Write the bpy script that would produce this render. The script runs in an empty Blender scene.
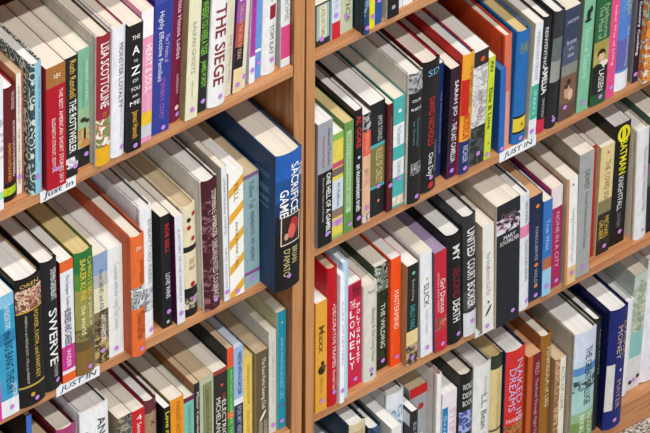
import bpy, bmesh, math
from mathutils import Matrix, Vector
sc = bpy.context.scene
COL = sc.collection

# ------------------------------------------------------------------ camera
cd = bpy.data.cameras.new('camera'); cam = bpy.data.objects.new('camera', cd); COL.objects.link(cam)
cd.sensor_width = 36; cd.lens = 347.475; cd.clip_end = 100
RIGHT, UP, FWD = (0.797645, -0.603101, 0.005718), (0.407605, 0.546027, 0.731924), (0.444546, 0.581484, -0.681363)
cam.matrix_world = Matrix(((RIGHT[0], UP[0], -FWD[0], -3.60113), (RIGHT[1], UP[1], -FWD[1], -4.75427),
                           (RIGHT[2], UP[2], -FWD[2], 5.55133), (0, 0, 0, 1)))
sc.camera = cam
# ------------------------------------------------------------------ light
world = bpy.data.worlds.new('daylight_fill'); sc.world = world; world.use_nodes = True
world.node_tree.nodes['Background'].inputs[0].default_value = (0.86, 0.93, 1.0, 1)
world.node_tree.nodes['Background'].inputs[1].default_value = 0.17
def area(name, loc, target, sx, sy, power, color):
    l = bpy.data.lights.new(name, 'AREA'); l.shape = 'RECTANGLE'; l.size = sx; l.size_y = sy; l.energy = power; l.color = color
    o = bpy.data.objects.new(name, l); COL.objects.link(o); o.location = loc
    d = Vector(target) - Vector(loc); o.rotation_euler = d.to_track_quat('-Z', 'Y').to_euler()
area('ceiling_light_front', (-0.4, -3.35, 5.75), (-0.4, 0, 0), 4.0, 0.1, 250, (1.0, 0.96, 0.9))
area('ceiling_light_near', (0.1, -1.3, 5.75), (0.1, 0, 0), 4.0, 0.1, 185, (1.0, 0.95, 0.88))
area('front_fill', (-1.4, -6.0, 1.1), (0, 0, -0.1), 4.5, 2.4, 200, (0.93, 0.97, 1.0))  # added low frontal fill to brighten the spines, no real source behind it
sc.view_settings.view_transform = 'Standard'; sc.view_settings.look = 'None'
sc.view_settings.gamma = 1; sc.view_settings.use_curve_mapping = False; sc.view_settings.exposure = 0.0

# ------------------------------------------------------------------ materials
def lin(h):
    f = lambda c: c / 12.92 if c <= 0.04045 else ((c + 0.055) / 1.055) ** 2.4
    return tuple(f(int(h[i:i + 2], 16) / 255) for i in (0, 2, 4)) + (1,)
MATS = {}
def base(name):
    m = bpy.data.materials.new(name); m.use_nodes = True
    nt = m.node_tree; return m, nt, nt.nodes['Principled BSDF']
def coords(nt, scale, rot=(0, 0, 0)):
    tc = nt.nodes.new('ShaderNodeTexCoord'); mp = nt.nodes.new('ShaderNodeMapping')
    mp.inputs['Scale'].default_value = scale; mp.inputs['Rotation'].default_value = rot
    nt.links.new(tc.outputs['Object'], mp.inputs['Vector']); return mp.outputs['Vector']
def noise(nt, vec, scale, detail=3, rough=.5, dist=0):
    n = nt.nodes.new('ShaderNodeTexNoise'); n.inputs['Scale'].default_value = scale
    n.inputs['Detail'].default_value = detail; n.inputs['Roughness'].default_value = rough; n.inputs['Distortion'].default_value = dist
    nt.links.new(vec, n.inputs['Vector']); return n.outputs['Fac']
def ramp(nt, fac, stops, mode='LINEAR'):
    r = nt.nodes.new('ShaderNodeValToRGB'); r.color_ramp.interpolation = mode
    el = r.color_ramp.elements
    while len(el) < len(stops): el.new(0.5)
    for e, (p, c) in zip(el, stops): e.position = p; e.color = c
    nt.links.new(fac, r.inputs['Fac']); return r.outputs['Color']
def shade(c, k): return (c[0] * k, c[1] * k, c[2] * k, 1)
def ink(h, rough=0.42):
    """printed paper, boards and ink: one colour with a little printing unevenness; 'pic:' = a printed picture; named patterns"""
    if h in MATS: return MATS[h]
    m, nt, p = base('print_' + h[:24]); p.inputs['Roughness'].default_value = rough
    p.inputs['Specular IOR Level'].default_value = 0.22
    if h.startswith('pic:'):
        cs = [tuple(v ** 1.12 for v in lin(x)[:3]) + (1,) for x in h[4:].split(',')]
        f = noise(nt, coords(nt, (1, 1, 1)), 95, 3, .5, .9)
        n = len(cs); lo, hi = .36, .64
        col = ramp(nt, f, [(0 if i == 0 else lo + (hi - lo) * i / n, c) for i, c in enumerate(cs)], 'EASE' if n > 3 else 'LINEAR')
    elif h == 'swirl':
        v = nt.nodes.new('ShaderNodeTexVoronoi'); v.inputs['Scale'].default_value = 125
        nt.links.new(coords(nt, (1, 1, .6)), v.inputs['Vector'])
        mt = nt.nodes.new('ShaderNodeMath'); mt.operation = 'MULTIPLY'; mt.inputs[1].default_value = 15
        nt.links.new(v.outputs['Distance'], mt.inputs[0])
        sn = nt.nodes.new('ShaderNodeMath'); sn.operation = 'SINE'; nt.links.new(mt.outputs[0], sn.inputs[0])
        col = ramp(nt, sn.outputs[0], [(0, lin('35474c')), (.4, lin('5f868c')), (.62, lin('a8b8b0')), (1, lin('d8d6c8'))])
    elif h == 'stripes':
        tc = nt.nodes.new('ShaderNodeTexCoord'); sx = nt.nodes.new('ShaderNodeSeparateXYZ'); nt.links.new(tc.outputs['Object'], sx.inputs[0])
        a = nt.nodes.new('ShaderNodeMath'); a.operation = 'MULTIPLY_ADD'; a.inputs[1].default_value = -0.85
        nt.links.new(sx.outputs['X'], a.inputs[0]); nt.links.new(sx.outputs['Z'], a.inputs[2])
        b = nt.nodes.new('ShaderNodeMath'); b.operation = 'MULTIPLY'; b.inputs[1].default_value = 2 * math.pi / 0.0455
        nt.links.new(a.outputs[0], b.inputs[0])
        s = nt.nodes.new('ShaderNodeMath'); s.operation = 'SINE'; nt.links.new(b.outputs[0], s.inputs[0])
        col = ramp(nt, s.outputs[0], [(0, lin('f0ede6')), (.5, lin('e0a634'))], 'CONSTANT')
    else:
        c = tuple(v ** 1.12 for v in lin(h)[:3]) + (1,)
        f = noise(nt, coords(nt, (1, 1, .35)), 160, 3)
        col = ramp(nt, f, [(.3, shade(c, .9)), (.7, shade(c, 1.06))])
    nt.links.new(col, p.inputs['Base Color'])
    MATS[h] = m; return m
PAGE = {'u': '3f6cae', 'w': 'ebebe9', 'c': 'e6dfd2', 't': 'c8b394', 'y': 'd9c48e', 'o': 'cfa27a', 'b': 'cfdaec', 'v': 'a08fae', 'm': 'c4a4a4'}
def paper(k):
    key = 'paper_' + k
    if key in MATS: return MATS[key]
    m, nt, p = base(key); c = lin(PAGE[k]); p.inputs['Roughness'].default_value = .85; p.inputs['Specular IOR Level'].default_value = .15
    f = noise(nt, coords(nt, (1500, 6, 14)), 1, 2, .6)
    g = noise(nt, coords(nt, (110, 5, 20)), 1, 2, .5)
    ad = nt.nodes.new('ShaderNodeMath'); ad.operation = 'ADD'; nt.links.new(f, ad.inputs[0]); nt.links.new(g, ad.inputs[1])
    col = ramp(nt, ad.outputs[0], [(.7, shade(c, .88)), (1.0, c), (1.25, shade(c, 1.05))])
    nt.links.new(col, p.inputs['Base Color'])
    bp = nt.nodes.new('ShaderNodeBump'); bp.inputs['Strength'].default_value = .1; bp.inputs['Distance'].default_value = .0004
    nt.links.new(f, bp.inputs['Height']); nt.links.new(bp.outputs['Normal'], p.inputs['Normal'])
    MATS[key] = m; return m
def wood(name, dark, light, axis, grain=.55):
    m, nt, p = base(name); p.inputs['Roughness'].default_value = .42
    s = {'x': (3, 60, 60), 'z': (60, 60, 3)}[axis]
    f = noise(nt, coords(nt, s), 1.6, 5, .6, .8)
    s2 = {'x': (14, 520, 520), 'z': (520, 520, 14)}[axis]
    g = noise(nt, coords(nt, s2), 1, 3, .7)
    c1 = ramp(nt, f, [(.3, lin(dark)), (.68, lin(light))])
    c2 = ramp(nt, g, [(.36, (.55, .5, .45, 1)), (.52, (1, 1, 1, 1))])
    mx = nt.nodes.new('ShaderNodeMix'); mx.data_type = 'RGBA'; mx.blend_type = 'MULTIPLY'; mx.inputs[0].default_value = grain
    nt.links.new(c1, mx.inputs[6]); nt.links.new(c2, mx.inputs[7]); nt.links.new(mx.outputs[2], p.inputs['Base Color'])
    bp = nt.nodes.new('ShaderNodeBump'); bp.inputs['Strength'].default_value = .12; bp.inputs['Distance'].default_value = .0006
    nt.links.new(g, bp.inputs['Height']); nt.links.new(bp.outputs['Normal'], p.inputs['Normal'])
    return m
M_SHELF = wood('oak_along_shelf', 'aa6c42', 'd09767', 'x')
M_PANEL = wood('oak_upright', '7e4a26', 'b87a48', 'z', .8)
M_EDGE = wood('oak_edging', 'b27a4a', 'c48c5a', 'z', .45)
M_BACK = wood('oak_back', '6e472b', '946440', 'z')
def carpet_mat():
    m, nt, p = base('speckled_carpet'); p.inputs['Roughness'].default_value = .95
    f = noise(nt, coords(nt, (1, 1, 1)), 240, 3, .7)
    col = ramp(nt, f, [(.38, lin('4c4844')), (.48, lin('9a948c')), (.6, lin('d8d4cc'))])
    nt.links.new(col, p.inputs['Base Color'])
    bp = nt.nodes.new('ShaderNodeBump'); bp.inputs['Strength'].default_value = .6; bp.inputs['Distance'].default_value = .004
    nt.links.new(f, bp.inputs['Height']); nt.links.new(bp.outputs['Normal'], p.inputs['Normal'])
    return m
def wall_mat():
    m, nt, p = base('painted_wall'); p.inputs['Roughness'].default_value = .8
    f = noise(nt, coords(nt, (1, 1, 1)), 60, 3)
    nt.links.new(ramp(nt, f, [(.3, lin('cfccc4')), (.7, lin('dcdad2'))]), p.inputs['Base Color']); return m

# ------------------------------------------------------------------ helpers
def link(name, me, mats, parent=None, loc=(0, 0, 0)):
    o = bpy.data.objects.new(name, me); COL.objects.link(o)
    for m in (mats if isinstance(mats, (list, tuple)) else [mats]): me.materials.append(m)
    if parent: o.parent = parent
    o.location = loc; return o
def empty(name, loc, label, cat, group=None):
    o = bpy.data.objects.new(name, None); COL.objects.link(o); o.location = loc; o.empty_display_size = .02
    o['label'] = label; o['category'] = cat
    if group: o['group'] = group
    return o
def boxmesh(name, x0, x1, y0, y1, z0, z1, bevel=0, shift=None):
    bm = bmesh.new(); bmesh.ops.create_cube(bm, size=1)
    for v in bm.verts:
        v.co = Vector((x0 + (v.co.x + .5) * (x1 - x0), y0 + (v.co.y + .5) * (y1 - y0), z0 + (v.co.z + .5) * (z1 - z0)))
        if shift: v.co.x += shift(v.co.z)
    if bevel: bmesh.ops.bevel(bm, geom=bm.edges[:], offset=bevel, segments=2, affect='EDGES', profile=.6)
    me = bpy.data.meshes.new(name); bm.to_mesh(me); bm.free(); return me
TXT = {}
def glyphs(s, bold, shear=0, cut=None):
    """unit-square outline of a line of lettering: list of verts (0..1, 0..1) and polygons"""
    k = (s, bold, shear, cut)
    if k in TXT: return TXT[k]
    cu = bpy.data.curves.new('t', 'FONT'); cu.body = s; cu.size = 1; cu.resolution_u = 2; cu.offset = .012 if bold else 0; cu.shear = shear
    ob = bpy.data.objects.new('t', cu); COL.objects.link(ob)
    dg = bpy.context.evaluated_depsgraph_get(); me = bpy.data.meshes.new_from_object(ob.evaluated_get(dg))
    vs = [(v.co.x, v.co.y) for v in me.vertices]; ps = [tuple(p.vertices) for p in me.polygons]
    bpy.data.objects.remove(ob); bpy.data.curves.remove(cu)
    if cut is not None:                                             # extra edges so that lettering can follow a rounded spine
        bm = bmesh.new(); bm.from_mesh(me)
        lo = min(v[cut] for v in vs); hi = max(v[cut] for v in vs)
        for i in range(1, 8):
            co = [0, 0, 0]; no = [0, 0, 0]; co[cut] = lo + (hi - lo) * i / 8; no[cut] = 1
            bmesh.ops.bisect_plane(bm, geom=bm.verts[:] + bm.edges[:] + bm.faces[:], plane_co=co, plane_no=no, dist=1e-6)
        bm.to_mesh(me); bm.free()
        vs = [(v.co.x, v.co.y) for v in me.vertices]; ps = [tuple(p.vertices) for p in me.polygons]
    bpy.data.meshes.remove(me)
    x0 = min(v[0] for v in vs); x1 = max(v[0] for v in vs); y0 = min(v[1] for v in vs); y1 = max(v[1] for v in vs)
    vs = [((v[0] - x0) / max(x1 - x0, 1e-6), (v[1] - y0) / max(y1 - y0, 1e-6)) for v in vs]
    TXT[k] = (vs, ps, (x1 - x0) / max(y1 - y0, 1e-6)); return TXT[k]
def mesh(name, vs, fs, mi=None):
    me = bpy.data.meshes.new(name); me.from_pydata(vs, [], fs)
    if mi:
        for p, i in zip(me.polygons, mi): p.material_index = i
    me.update(); return me

# ------------------------------------------------------------------ the room
floor = link('floor', boxmesh('floor', -4, 4, -7, 1.2, -.76, -.739), carpet_mat()); floor['kind'] = 'structure'
wall = link('wall_back', boxmesh('wall_back', -4, 4, .32, .42, -.739, 4.2), wall_mat()); wall['kind'] = 'structure'
wall['category'] = 'wall'; floor['category'] = 'floor'

# ------------------------------------------------------------------ the two bookcases
DEP = .262
ZT, ZB = .635, -.739
def lean_l(z): return (z - ZT) * .0035
def lean_r(z): return (ZT - z) * .0025
def bookcase(x0, x1, shelf_tops, label, inner_left, lean):
    t = empty('bookcase', ((x0 + x1) / 2, 0, ZB), label, 'bookcase'); cx = (x0 + x1) / 2
    th = .0144 if inner_left else .0172
    def part(name, a, b, y0, y1, z0, z1, mat, bev=.0014, sh=None, kind=None):
        return link(name, boxmesh(name, a - cx, b - cx, y0, y1, z0 - ZB, z1 - ZB, bev, (lambda z: sh(z + ZB)) if sh else None), mat, t)
    part('side_panel', x0, x0 + th, -.001, DEP, ZB, ZT, M_PANEL, sh=lean if inner_left else None)
    part('side_panel', x1 - th, x1, -.001, DEP, ZB, ZT, M_PANEL, sh=None if inner_left else lean)
    for q in [c for c in t.children if c.name.startswith('side_panel')]:
        q.data.materials.append(M_EDGE)                             # solid edging on the front of each veneered upright
        for p in q.data.polygons:
            if p.normal.y < -.5: p.material_index = 1
    part('back_panel', x0 + th + .004, x1 - th - .004, DEP - .008, DEP - .001, ZB + .01, ZT - .02, M_BACK)
    part('top_panel', x0 + th, x1 - th, 0, DEP - .009, ZT - .0175, ZT, M_SHELF)
    for z in shelf_tops:
        a, b = x0 + th, x1 - th
        if inner_left: a += lean(z) + .0004
        else: b += lean(z) - .0004
        part('shelf', a, b, 0, DEP - .009, z - .0175, z, M_SHELF)
    z = shelf_tops[-1] - .0175
    a, b = x0 + th, x1 - th
    if inner_left: a += lean(z) + .0004
    else: b += lean(z) - .0004
    part('plinth', a, b, .004, .022, ZB, z - .0004, M_SHELF)
    return t
SHELF = {'L1': .2701, 'L2': -.0767, 'L3': -.3796, 'R0': .2770, 'R1': -.0652, 'R2': -.3712, 'R3': -.6810}
bookcase(-.92, -.0001, (SHELF['L1'], SHELF['L2'], SHELF['L3'], SHELF['R3']), 'oak bookcase on the left, packed with books, ending at the central double upright', False, lean_l)
bookcase(.0001, .92, (SHELF['R0'], SHELF['R1'], SHELF['R2'], SHELF['R3']), 'oak bookcase on the right, starting at the central double upright, carpet below its plinth', True, lean_r)

# ------------------------------------------------------------------ paper labels on shelf edges
def shelf_label(x0, x1, z, text, label, t0, t1, tilt=0):
    t = empty('shelf_label', (x0, -.0006, z), label, 'label', 'white paper labels on the shelf edges')
    w = x1 - x0; h = .0182
    dz = lambda x: tilt * x
    vs = [(0, 0, -h), (w, 0, dz(w) - h), (w, 0, dz(w)), (0, 0, 0), (0, .0003, -h), (w, .0003, dz(w) - h), (w, .0003, dz(w)), (0, .0003, 0)]
    strip = link('paper_strip', mesh('paper_strip', vs, [(0, 1, 2, 3), (5, 4, 7, 6), (0, 4, 5, 1), (1, 5, 6, 2), (2, 6, 7, 3), (3, 7, 4, 0)]), ink('e9ebf0'), t)
    gv, gp, asp = glyphs(text, True, .15)
    vv = [(w * (t0 + (t1 - t0) * a), -.0002, -h * .86 + b * h * .62 + dz(w * (t0 + (t1 - t0) * a))) for a, b in gv]
    link('lettering', mesh('lettering', vv, gp), ink('3a4250'), strip)
shelf_label(-.4120, -.3580, SHELF['L1'] - .0008, 'Just in', 'white label with mixed case black lettering under the crimson book, left upper shelf edge', .08, .93)
shelf_label(-.3975, -.3295, SHELF['L2'] - .0008, 'JUST IN', 'white label with black capitals on the left middle shelf edge below black and green spines', .08, .93)
shelf_label(.3240, .3862, SHELF['R1'] - .0008, 'JUST IN', 'white label with black capitals on right bookcase edge below bright blue hardcover', .12, .9)
shelf_label(.2915, .3560, SHELF['R2'] - .0008, 'JUST IN', 'white label mostly hidden behind the jutting dark navy paperback, right bookcase lower shelf edge', .1, .92)

# ------------------------------------------------------------------ books
def make_book(row, kind, X, W, Y, H, colour, label, o):
    hard = kind == 'H'
    D = max(.105, min(.168, H * (.71 if hard else .66)))
    lean = o.get('lean', 0)
    root = empty('hardcover_book' if hard else 'paperback_book', (X + W / 2, Y, SHELF[row] + .0003 + W / 2 * abs(lean)), label, 'book', GROUP[row])
    root.rotation_euler = (0, math.atan(lean), 0)
    t = (.0023 if W > .012 else .0014) if hard else .0007
    bul = min(.0042, .16 * W) if hard else min(.0004, .03 * W)
    hw = W / 2
    ys = lambda x: bul * (abs(x) / hw) ** 2.2
    # outline of the cover: left board, spine, right board
    cutu = {0, 1}
    for c in o.get('cols', []): cutu |= {c[0], c[1]}
    for c in o.get('patch', []): cutu |= {c[0], c[1]}
    n = 10 if hard else 4
    cutu |= {i / n for i in range(n + 1)}
    us = sorted(cutu); us = [u for i, u in enumerate(us) if i == 0 or u - us[i - 1] > 1e-4]
    e = .0011 if hard else .0005                                   # softened corner
    pts = [(-hw, D, 'L')]
    if hard: pts += [(-hw, .0125, 'L'), (-hw + .0009, .0095, 'L'), (-hw, .0068, 'L')]
    pts += [(-hw, bul + e, 'L')]
    for u in us:
        x = (u - .5) * W
        if u in (0, 1): x -= math.copysign(e * .7, x)
        pts.append((x, ys(x), u))
    pts += [(hw, bul + e, 'R')]
    if hard: pts += [(hw, .0068, 'R'), (hw - .0009, .0095, 'R'), (hw, .0125, 'R')]
    pts += [(hw, D, 'R')]
    N = len(pts)
    inner = []
    for x, y, k in pts:
        if k == 'L': inner.append((-hw + t, max(y, bul + t + e)))
        elif k == 'R': inner.append((hw - t, max(y, bul + t + e)))
        else: inner.append((x * (hw - t) / hw, ys(x) + t))
    cutz = {0., 1.}
    for b in o.get('bands', []): cutz |= {b[0], b[1]}
    for c in o.get('patch', []): cutz |= {c[2], c[3]}
    fz = sorted(cutz)
    L = o.get('L', colour)
    sp = o.get('spine_mat', colour)
    mats = []; 
    def mid(h):
        m = ink(h)
        if m not in mats: mats.append(m)
        return mats.index(m)
    mid(L if not L.startswith('pic') else L)
    def cell(i, f):
        a, b = pts[i][2], pts[i + 1][2]
        if a in ('L',) : return mid(L)
        if b == 'R': return mid(L if a == 'R' else colour if not o.get('bands') else colour)
        u = (a + b) / 2; h = sp
        for q in o.get('bands', []):
            if q[0] <= f <= q[1]: h = q[2]
        for q in o.get('cols', []):
            if q[0] <= u <= q[1]: h = q[2]
        for q in o.get('patch', []):
            if q[0] <= u <= q[1] and q[2] <= f <= q[3]: h = q[4]
        return mid(h)
    vs = []; fs = []; mi = []; smooth = []
    for f in fz:
        z = H * (1 - f)
        vs += [(p[0], p[1], z) for p in pts] + [(q[0], q[1], z) for q in inner]
    S = 2 * N
    for j in range(len(fz) - 1):
        for i in range(N - 1):
            a = j * S + i; b = a + S
            fs.append((a, b, b + 1, a + 1)); mi.append(cell(i, (fz[j] + fz[j + 1]) / 2))
            a += N; b += N
            fs.append((a + 1, b + 1, b, a)); mi.append(0)
        for i in (0, N - 1):
            a = j * S + i; b = a + S
            q = (a, a + N, b + N, b); fs.append(q if i == 0 else q[::-1]); mi.append(0)
    top = 0; bot = (len(fz) - 1) * S
    for i in range(N - 1):
        fs.append((top + i, top + i + 1, top + N + i + 1, top + N + i)); mi.append(cell(i, 0) if pts[i][2] != 'L' and pts[i + 1][2] != 'R' else 0)
        fs.append((bot + i + 1, bot + i, bot + N + i, bot + N + i + 1)); mi.append(0)
    me = mesh('cover', vs, fs, mi)
    me.polygons.foreach_set('use_smooth', [True] * len(me.polygons)); me.set_sharp_from_angle(angle=math.radians(28))
    cover = link('cover', me, mats, root)
    # page block, its spine side following the cover
    top_gap = .0032 if hard else .0006
    flap = o.get('flap'); ft = .0013 if flap else 0
    z0, z1 = (.0032 if hard else .0002), H - top_gap
    pw = hw - t - .0001 - ft
    back = D - (.0035 if hard else .0004)
    prof = [(-pw, back)] + [(-pw + 2 * pw * i / 8, ys(-pw + 2 * pw * i / 8) + t + .0004) for i in range(9)] + [(pw, back)]
    if hard: prof += [(pw * (1 - 2 * i / 6), back - .003 * (1 - (1 - 2 * i / 6) ** 2)) for i in range(1, 6)]
    n_ = len(prof)
    vs = [(x, y, z1) for x, y in prof] + [(x, y, z0) for x, y in prof]
    fs = [tuple(range(n_)), tuple(range(2 * n_ - 1, n_ - 1, -1))] + [(i, i + n_, (i + 1) % n_ + n_, (i + 1) % n_) for i in range(n_)]
    link('page_block', mesh('page_block', vs, fs), paper(o.get('pg', 'c')), root)
    if flap:
        bm = bmesh.new()
        for s in (-1, 1):
            a, b = sorted((s * (pw + .0001), s * (hw - t - .0001)))
            r = bmesh.ops.create_cube(bm, size=1)
            for v in r['verts']:
                v.co = Vector((a + (v.co.x + .5) * (b - a), bul + t + .003 + (v.co.y + .5) * (D * .62), .002 + (v.co.z + .5) * (H - .0028)))
        fm = bpy.data.meshes.new('jacket_flap'); bm.to_mesh(fm); bm.free()
        link('jacket_flap', fm, ink(flap), root)
    if hard and W > .012:
        n8 = 8; vs = []; fs = []
        for i in range(n8 + 1):
            x = -pw * .92 + 2 * pw * .92 * i / n8
            for dy, z in ((.0003, z1 - .001), (.0003, z1 + .0008), (.0016, z1 + .0008), (.0016, z1 - .001)): vs.append((x, ys(x) + t + dy, z))
        for i in range(n8):
            for k in range(4):
                a = i * 4 + k; b = i * 4 + (k + 1) % 4; fs.append((a, a + 4, b + 4, b)[::-1])
        link('headband_gap_shade', mesh('headband_gap_shade', vs, fs), ink(flap or 'a39c8e'), root)  # end strip whose tone paints in the gap shadow between pages and spine
    # lettering printed on the spine
    for tx in o.get('txt', []):
        s, f0, f1, u, h, c = tx[:6]; mode = tx[6] if len(tx) > 6 else 'd'; bold = True if (len(tx) > 7 or h > .45) else False
        vv = []; pp = []
        if mode == 'd':
            gv, gp, asp = glyphs(s, bold, 0, 1)
            for a, b in gv: vv.append((W * (u - .5) + (b - .5) * h * W, H * (1 - f0 - (f1 - f0) * a)))
            pp = gp
        elif mode == 'h':                                           # f0 centre, f1 width, h height, both as parts of the width
            gv, gp, asp = glyphs(s, bold, 0, 0)
            hh = h * W if h > .15 else h * H * .55
            for a, b in gv: vv.append((W * (u - .5) + (a - .5) * f1 * W, H * (1 - f0) + (b - .5) * hh))
            pp = gp
        else:                                                       # letters stacked upright
            st = (f1 - f0) / len(s)
            for i, ch in enumerate(s):
                gv, gp, asp = glyphs(ch, True, 0, 0); o0 = len(vv)
                for a, b in gv: vv.append((W * (u - .5) + (a - .5) * h * W * (.35 if ch == 'I' else 1), H * (1 - f0 - st * (i + .5)) + (b - .5) * st * H * .74))
                pp = pp + [tuple(q + o0 for q in p) for p in gp]
        lim = hw - .0008
        vs = [(max(-lim, min(lim, x)), ys(x) - (.0006 if hard else .0003), z) for x, z in vv]
        link('spine_lettering', mesh('spine_lettering', vs, pp), ink(c), cover)
    def blob(name, c, u, f, rx, rz, off=.0008, slant=0, hole=0):
        n = 18; vs = []; fs = []
        rx = min(rx, W * .46)
        for i in range(n):
            a = 2 * math.pi * i / n; x = rx * math.cos(a); z = rz * math.sin(a)
            x, z = x + slant * z, z
            xx = W * (u - .5) + x; xx = max(-hw + .0006, min(hw - .0006, xx))
            vs.append((xx, ys(xx) - off, H * (1 - f) + z))
            if hole: vs.append((W * (u - .5) + x * hole, ys(W * (u - .5) + x * hole) - off, H * (1 - f) + z * hole))
        if hole: fs = [(2 * i, (2 * i + 2) % (2 * n), (2 * i + 3) % (2 * n), 2 * i + 1) for i in range(n)]
        else:
            c0 = W * (u - .5); vs.append((c0, ys(c0) - off, H * (1 - f))); fs = [(i, (i + 1) % n, n) for i in range(n)]
        link(name, mesh(name, vs, fs), ink(c), cover)
    st = o.get('st', (.5, .93))
    if st: blob('price_dot', 'c48ddc', st[0], st[1], .0034, .0038, .0012)
    if 'em' in o:
        q = o['em']; k = (q[3] if len(q) > 3 else .5) * W / 2 * .62
        blob('emblem', q[0], q[1], q[2], k, max(k * 1.2, .002), .0009)
    if 'em2' in o:
        q = o['em2']; blob('emblem', q[0], q[1], q[2], .002, .009, .0009, slant=.55)
    if 'ring' in o:
        q = o['ring']; blob('emblem', q[0], q[1], q[2], W * .38, W * .52, .0005, hole=.6)
        blob('emblem', q[0], q[1], q[2], W * .12, W * .36, .0005)
    for q in o.get('bl', []): blob('printed_picture', q[0], q[1], q[2], q[3] * W, q[4] * W, q[5] if len(q) > 5 else .0007)
    for q in o.get('dots', []): blob('emblem', q[0], q[1], q[2], .0032, .0036, .0009)
    if o.get('lpatch') == 3:                                        # pale lines of blurb on the back of the jacket
        vs = []; fs = []
        for i, (a, w) in enumerate([(.84, .03), (.82, .036), (.74, .05), (.725, .045), (.71, .05), (.66, .03), (.645, .04), (.60, .03)]):
            z = H * a; k = len(vs); x = -hw - .0001
            vs += [(x, .016 + w, z - .0012), (x, .016, z - .0012), (x, .016, z), (x, .016 + w, z)]; fs.append((k, k + 1, k + 2, k + 3))
        link('cover_print', mesh('cover_print', vs, fs), ink('8fa4b8'), cover)
    elif o.get('lpatch'):
        y0, y1, a, b, c = {1: (.004, .03, .86, .97, 'dcdcda')}[o['lpatch']]
        x = -hw - .0002
        link('cover_panel', mesh('cover_panel', [(x, y1, a * H), (x, y0, a * H), (x, y0, b * H), (x, y1, b * H)], [(0, 1, 2, 3)]), ink(c), cover)
    return root
GROUP = {'L1': 'books on the left upper shelf', 'L2': 'books on the left middle shelf', 'L3': 'books on the left bottom shelf',
         'R0': 'books on the right top shelf', 'R1': 'books on the right upper shelf', 'R2': 'books on the right middle shelf', 'R3': 'books on the right bottom shelf'}
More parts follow.
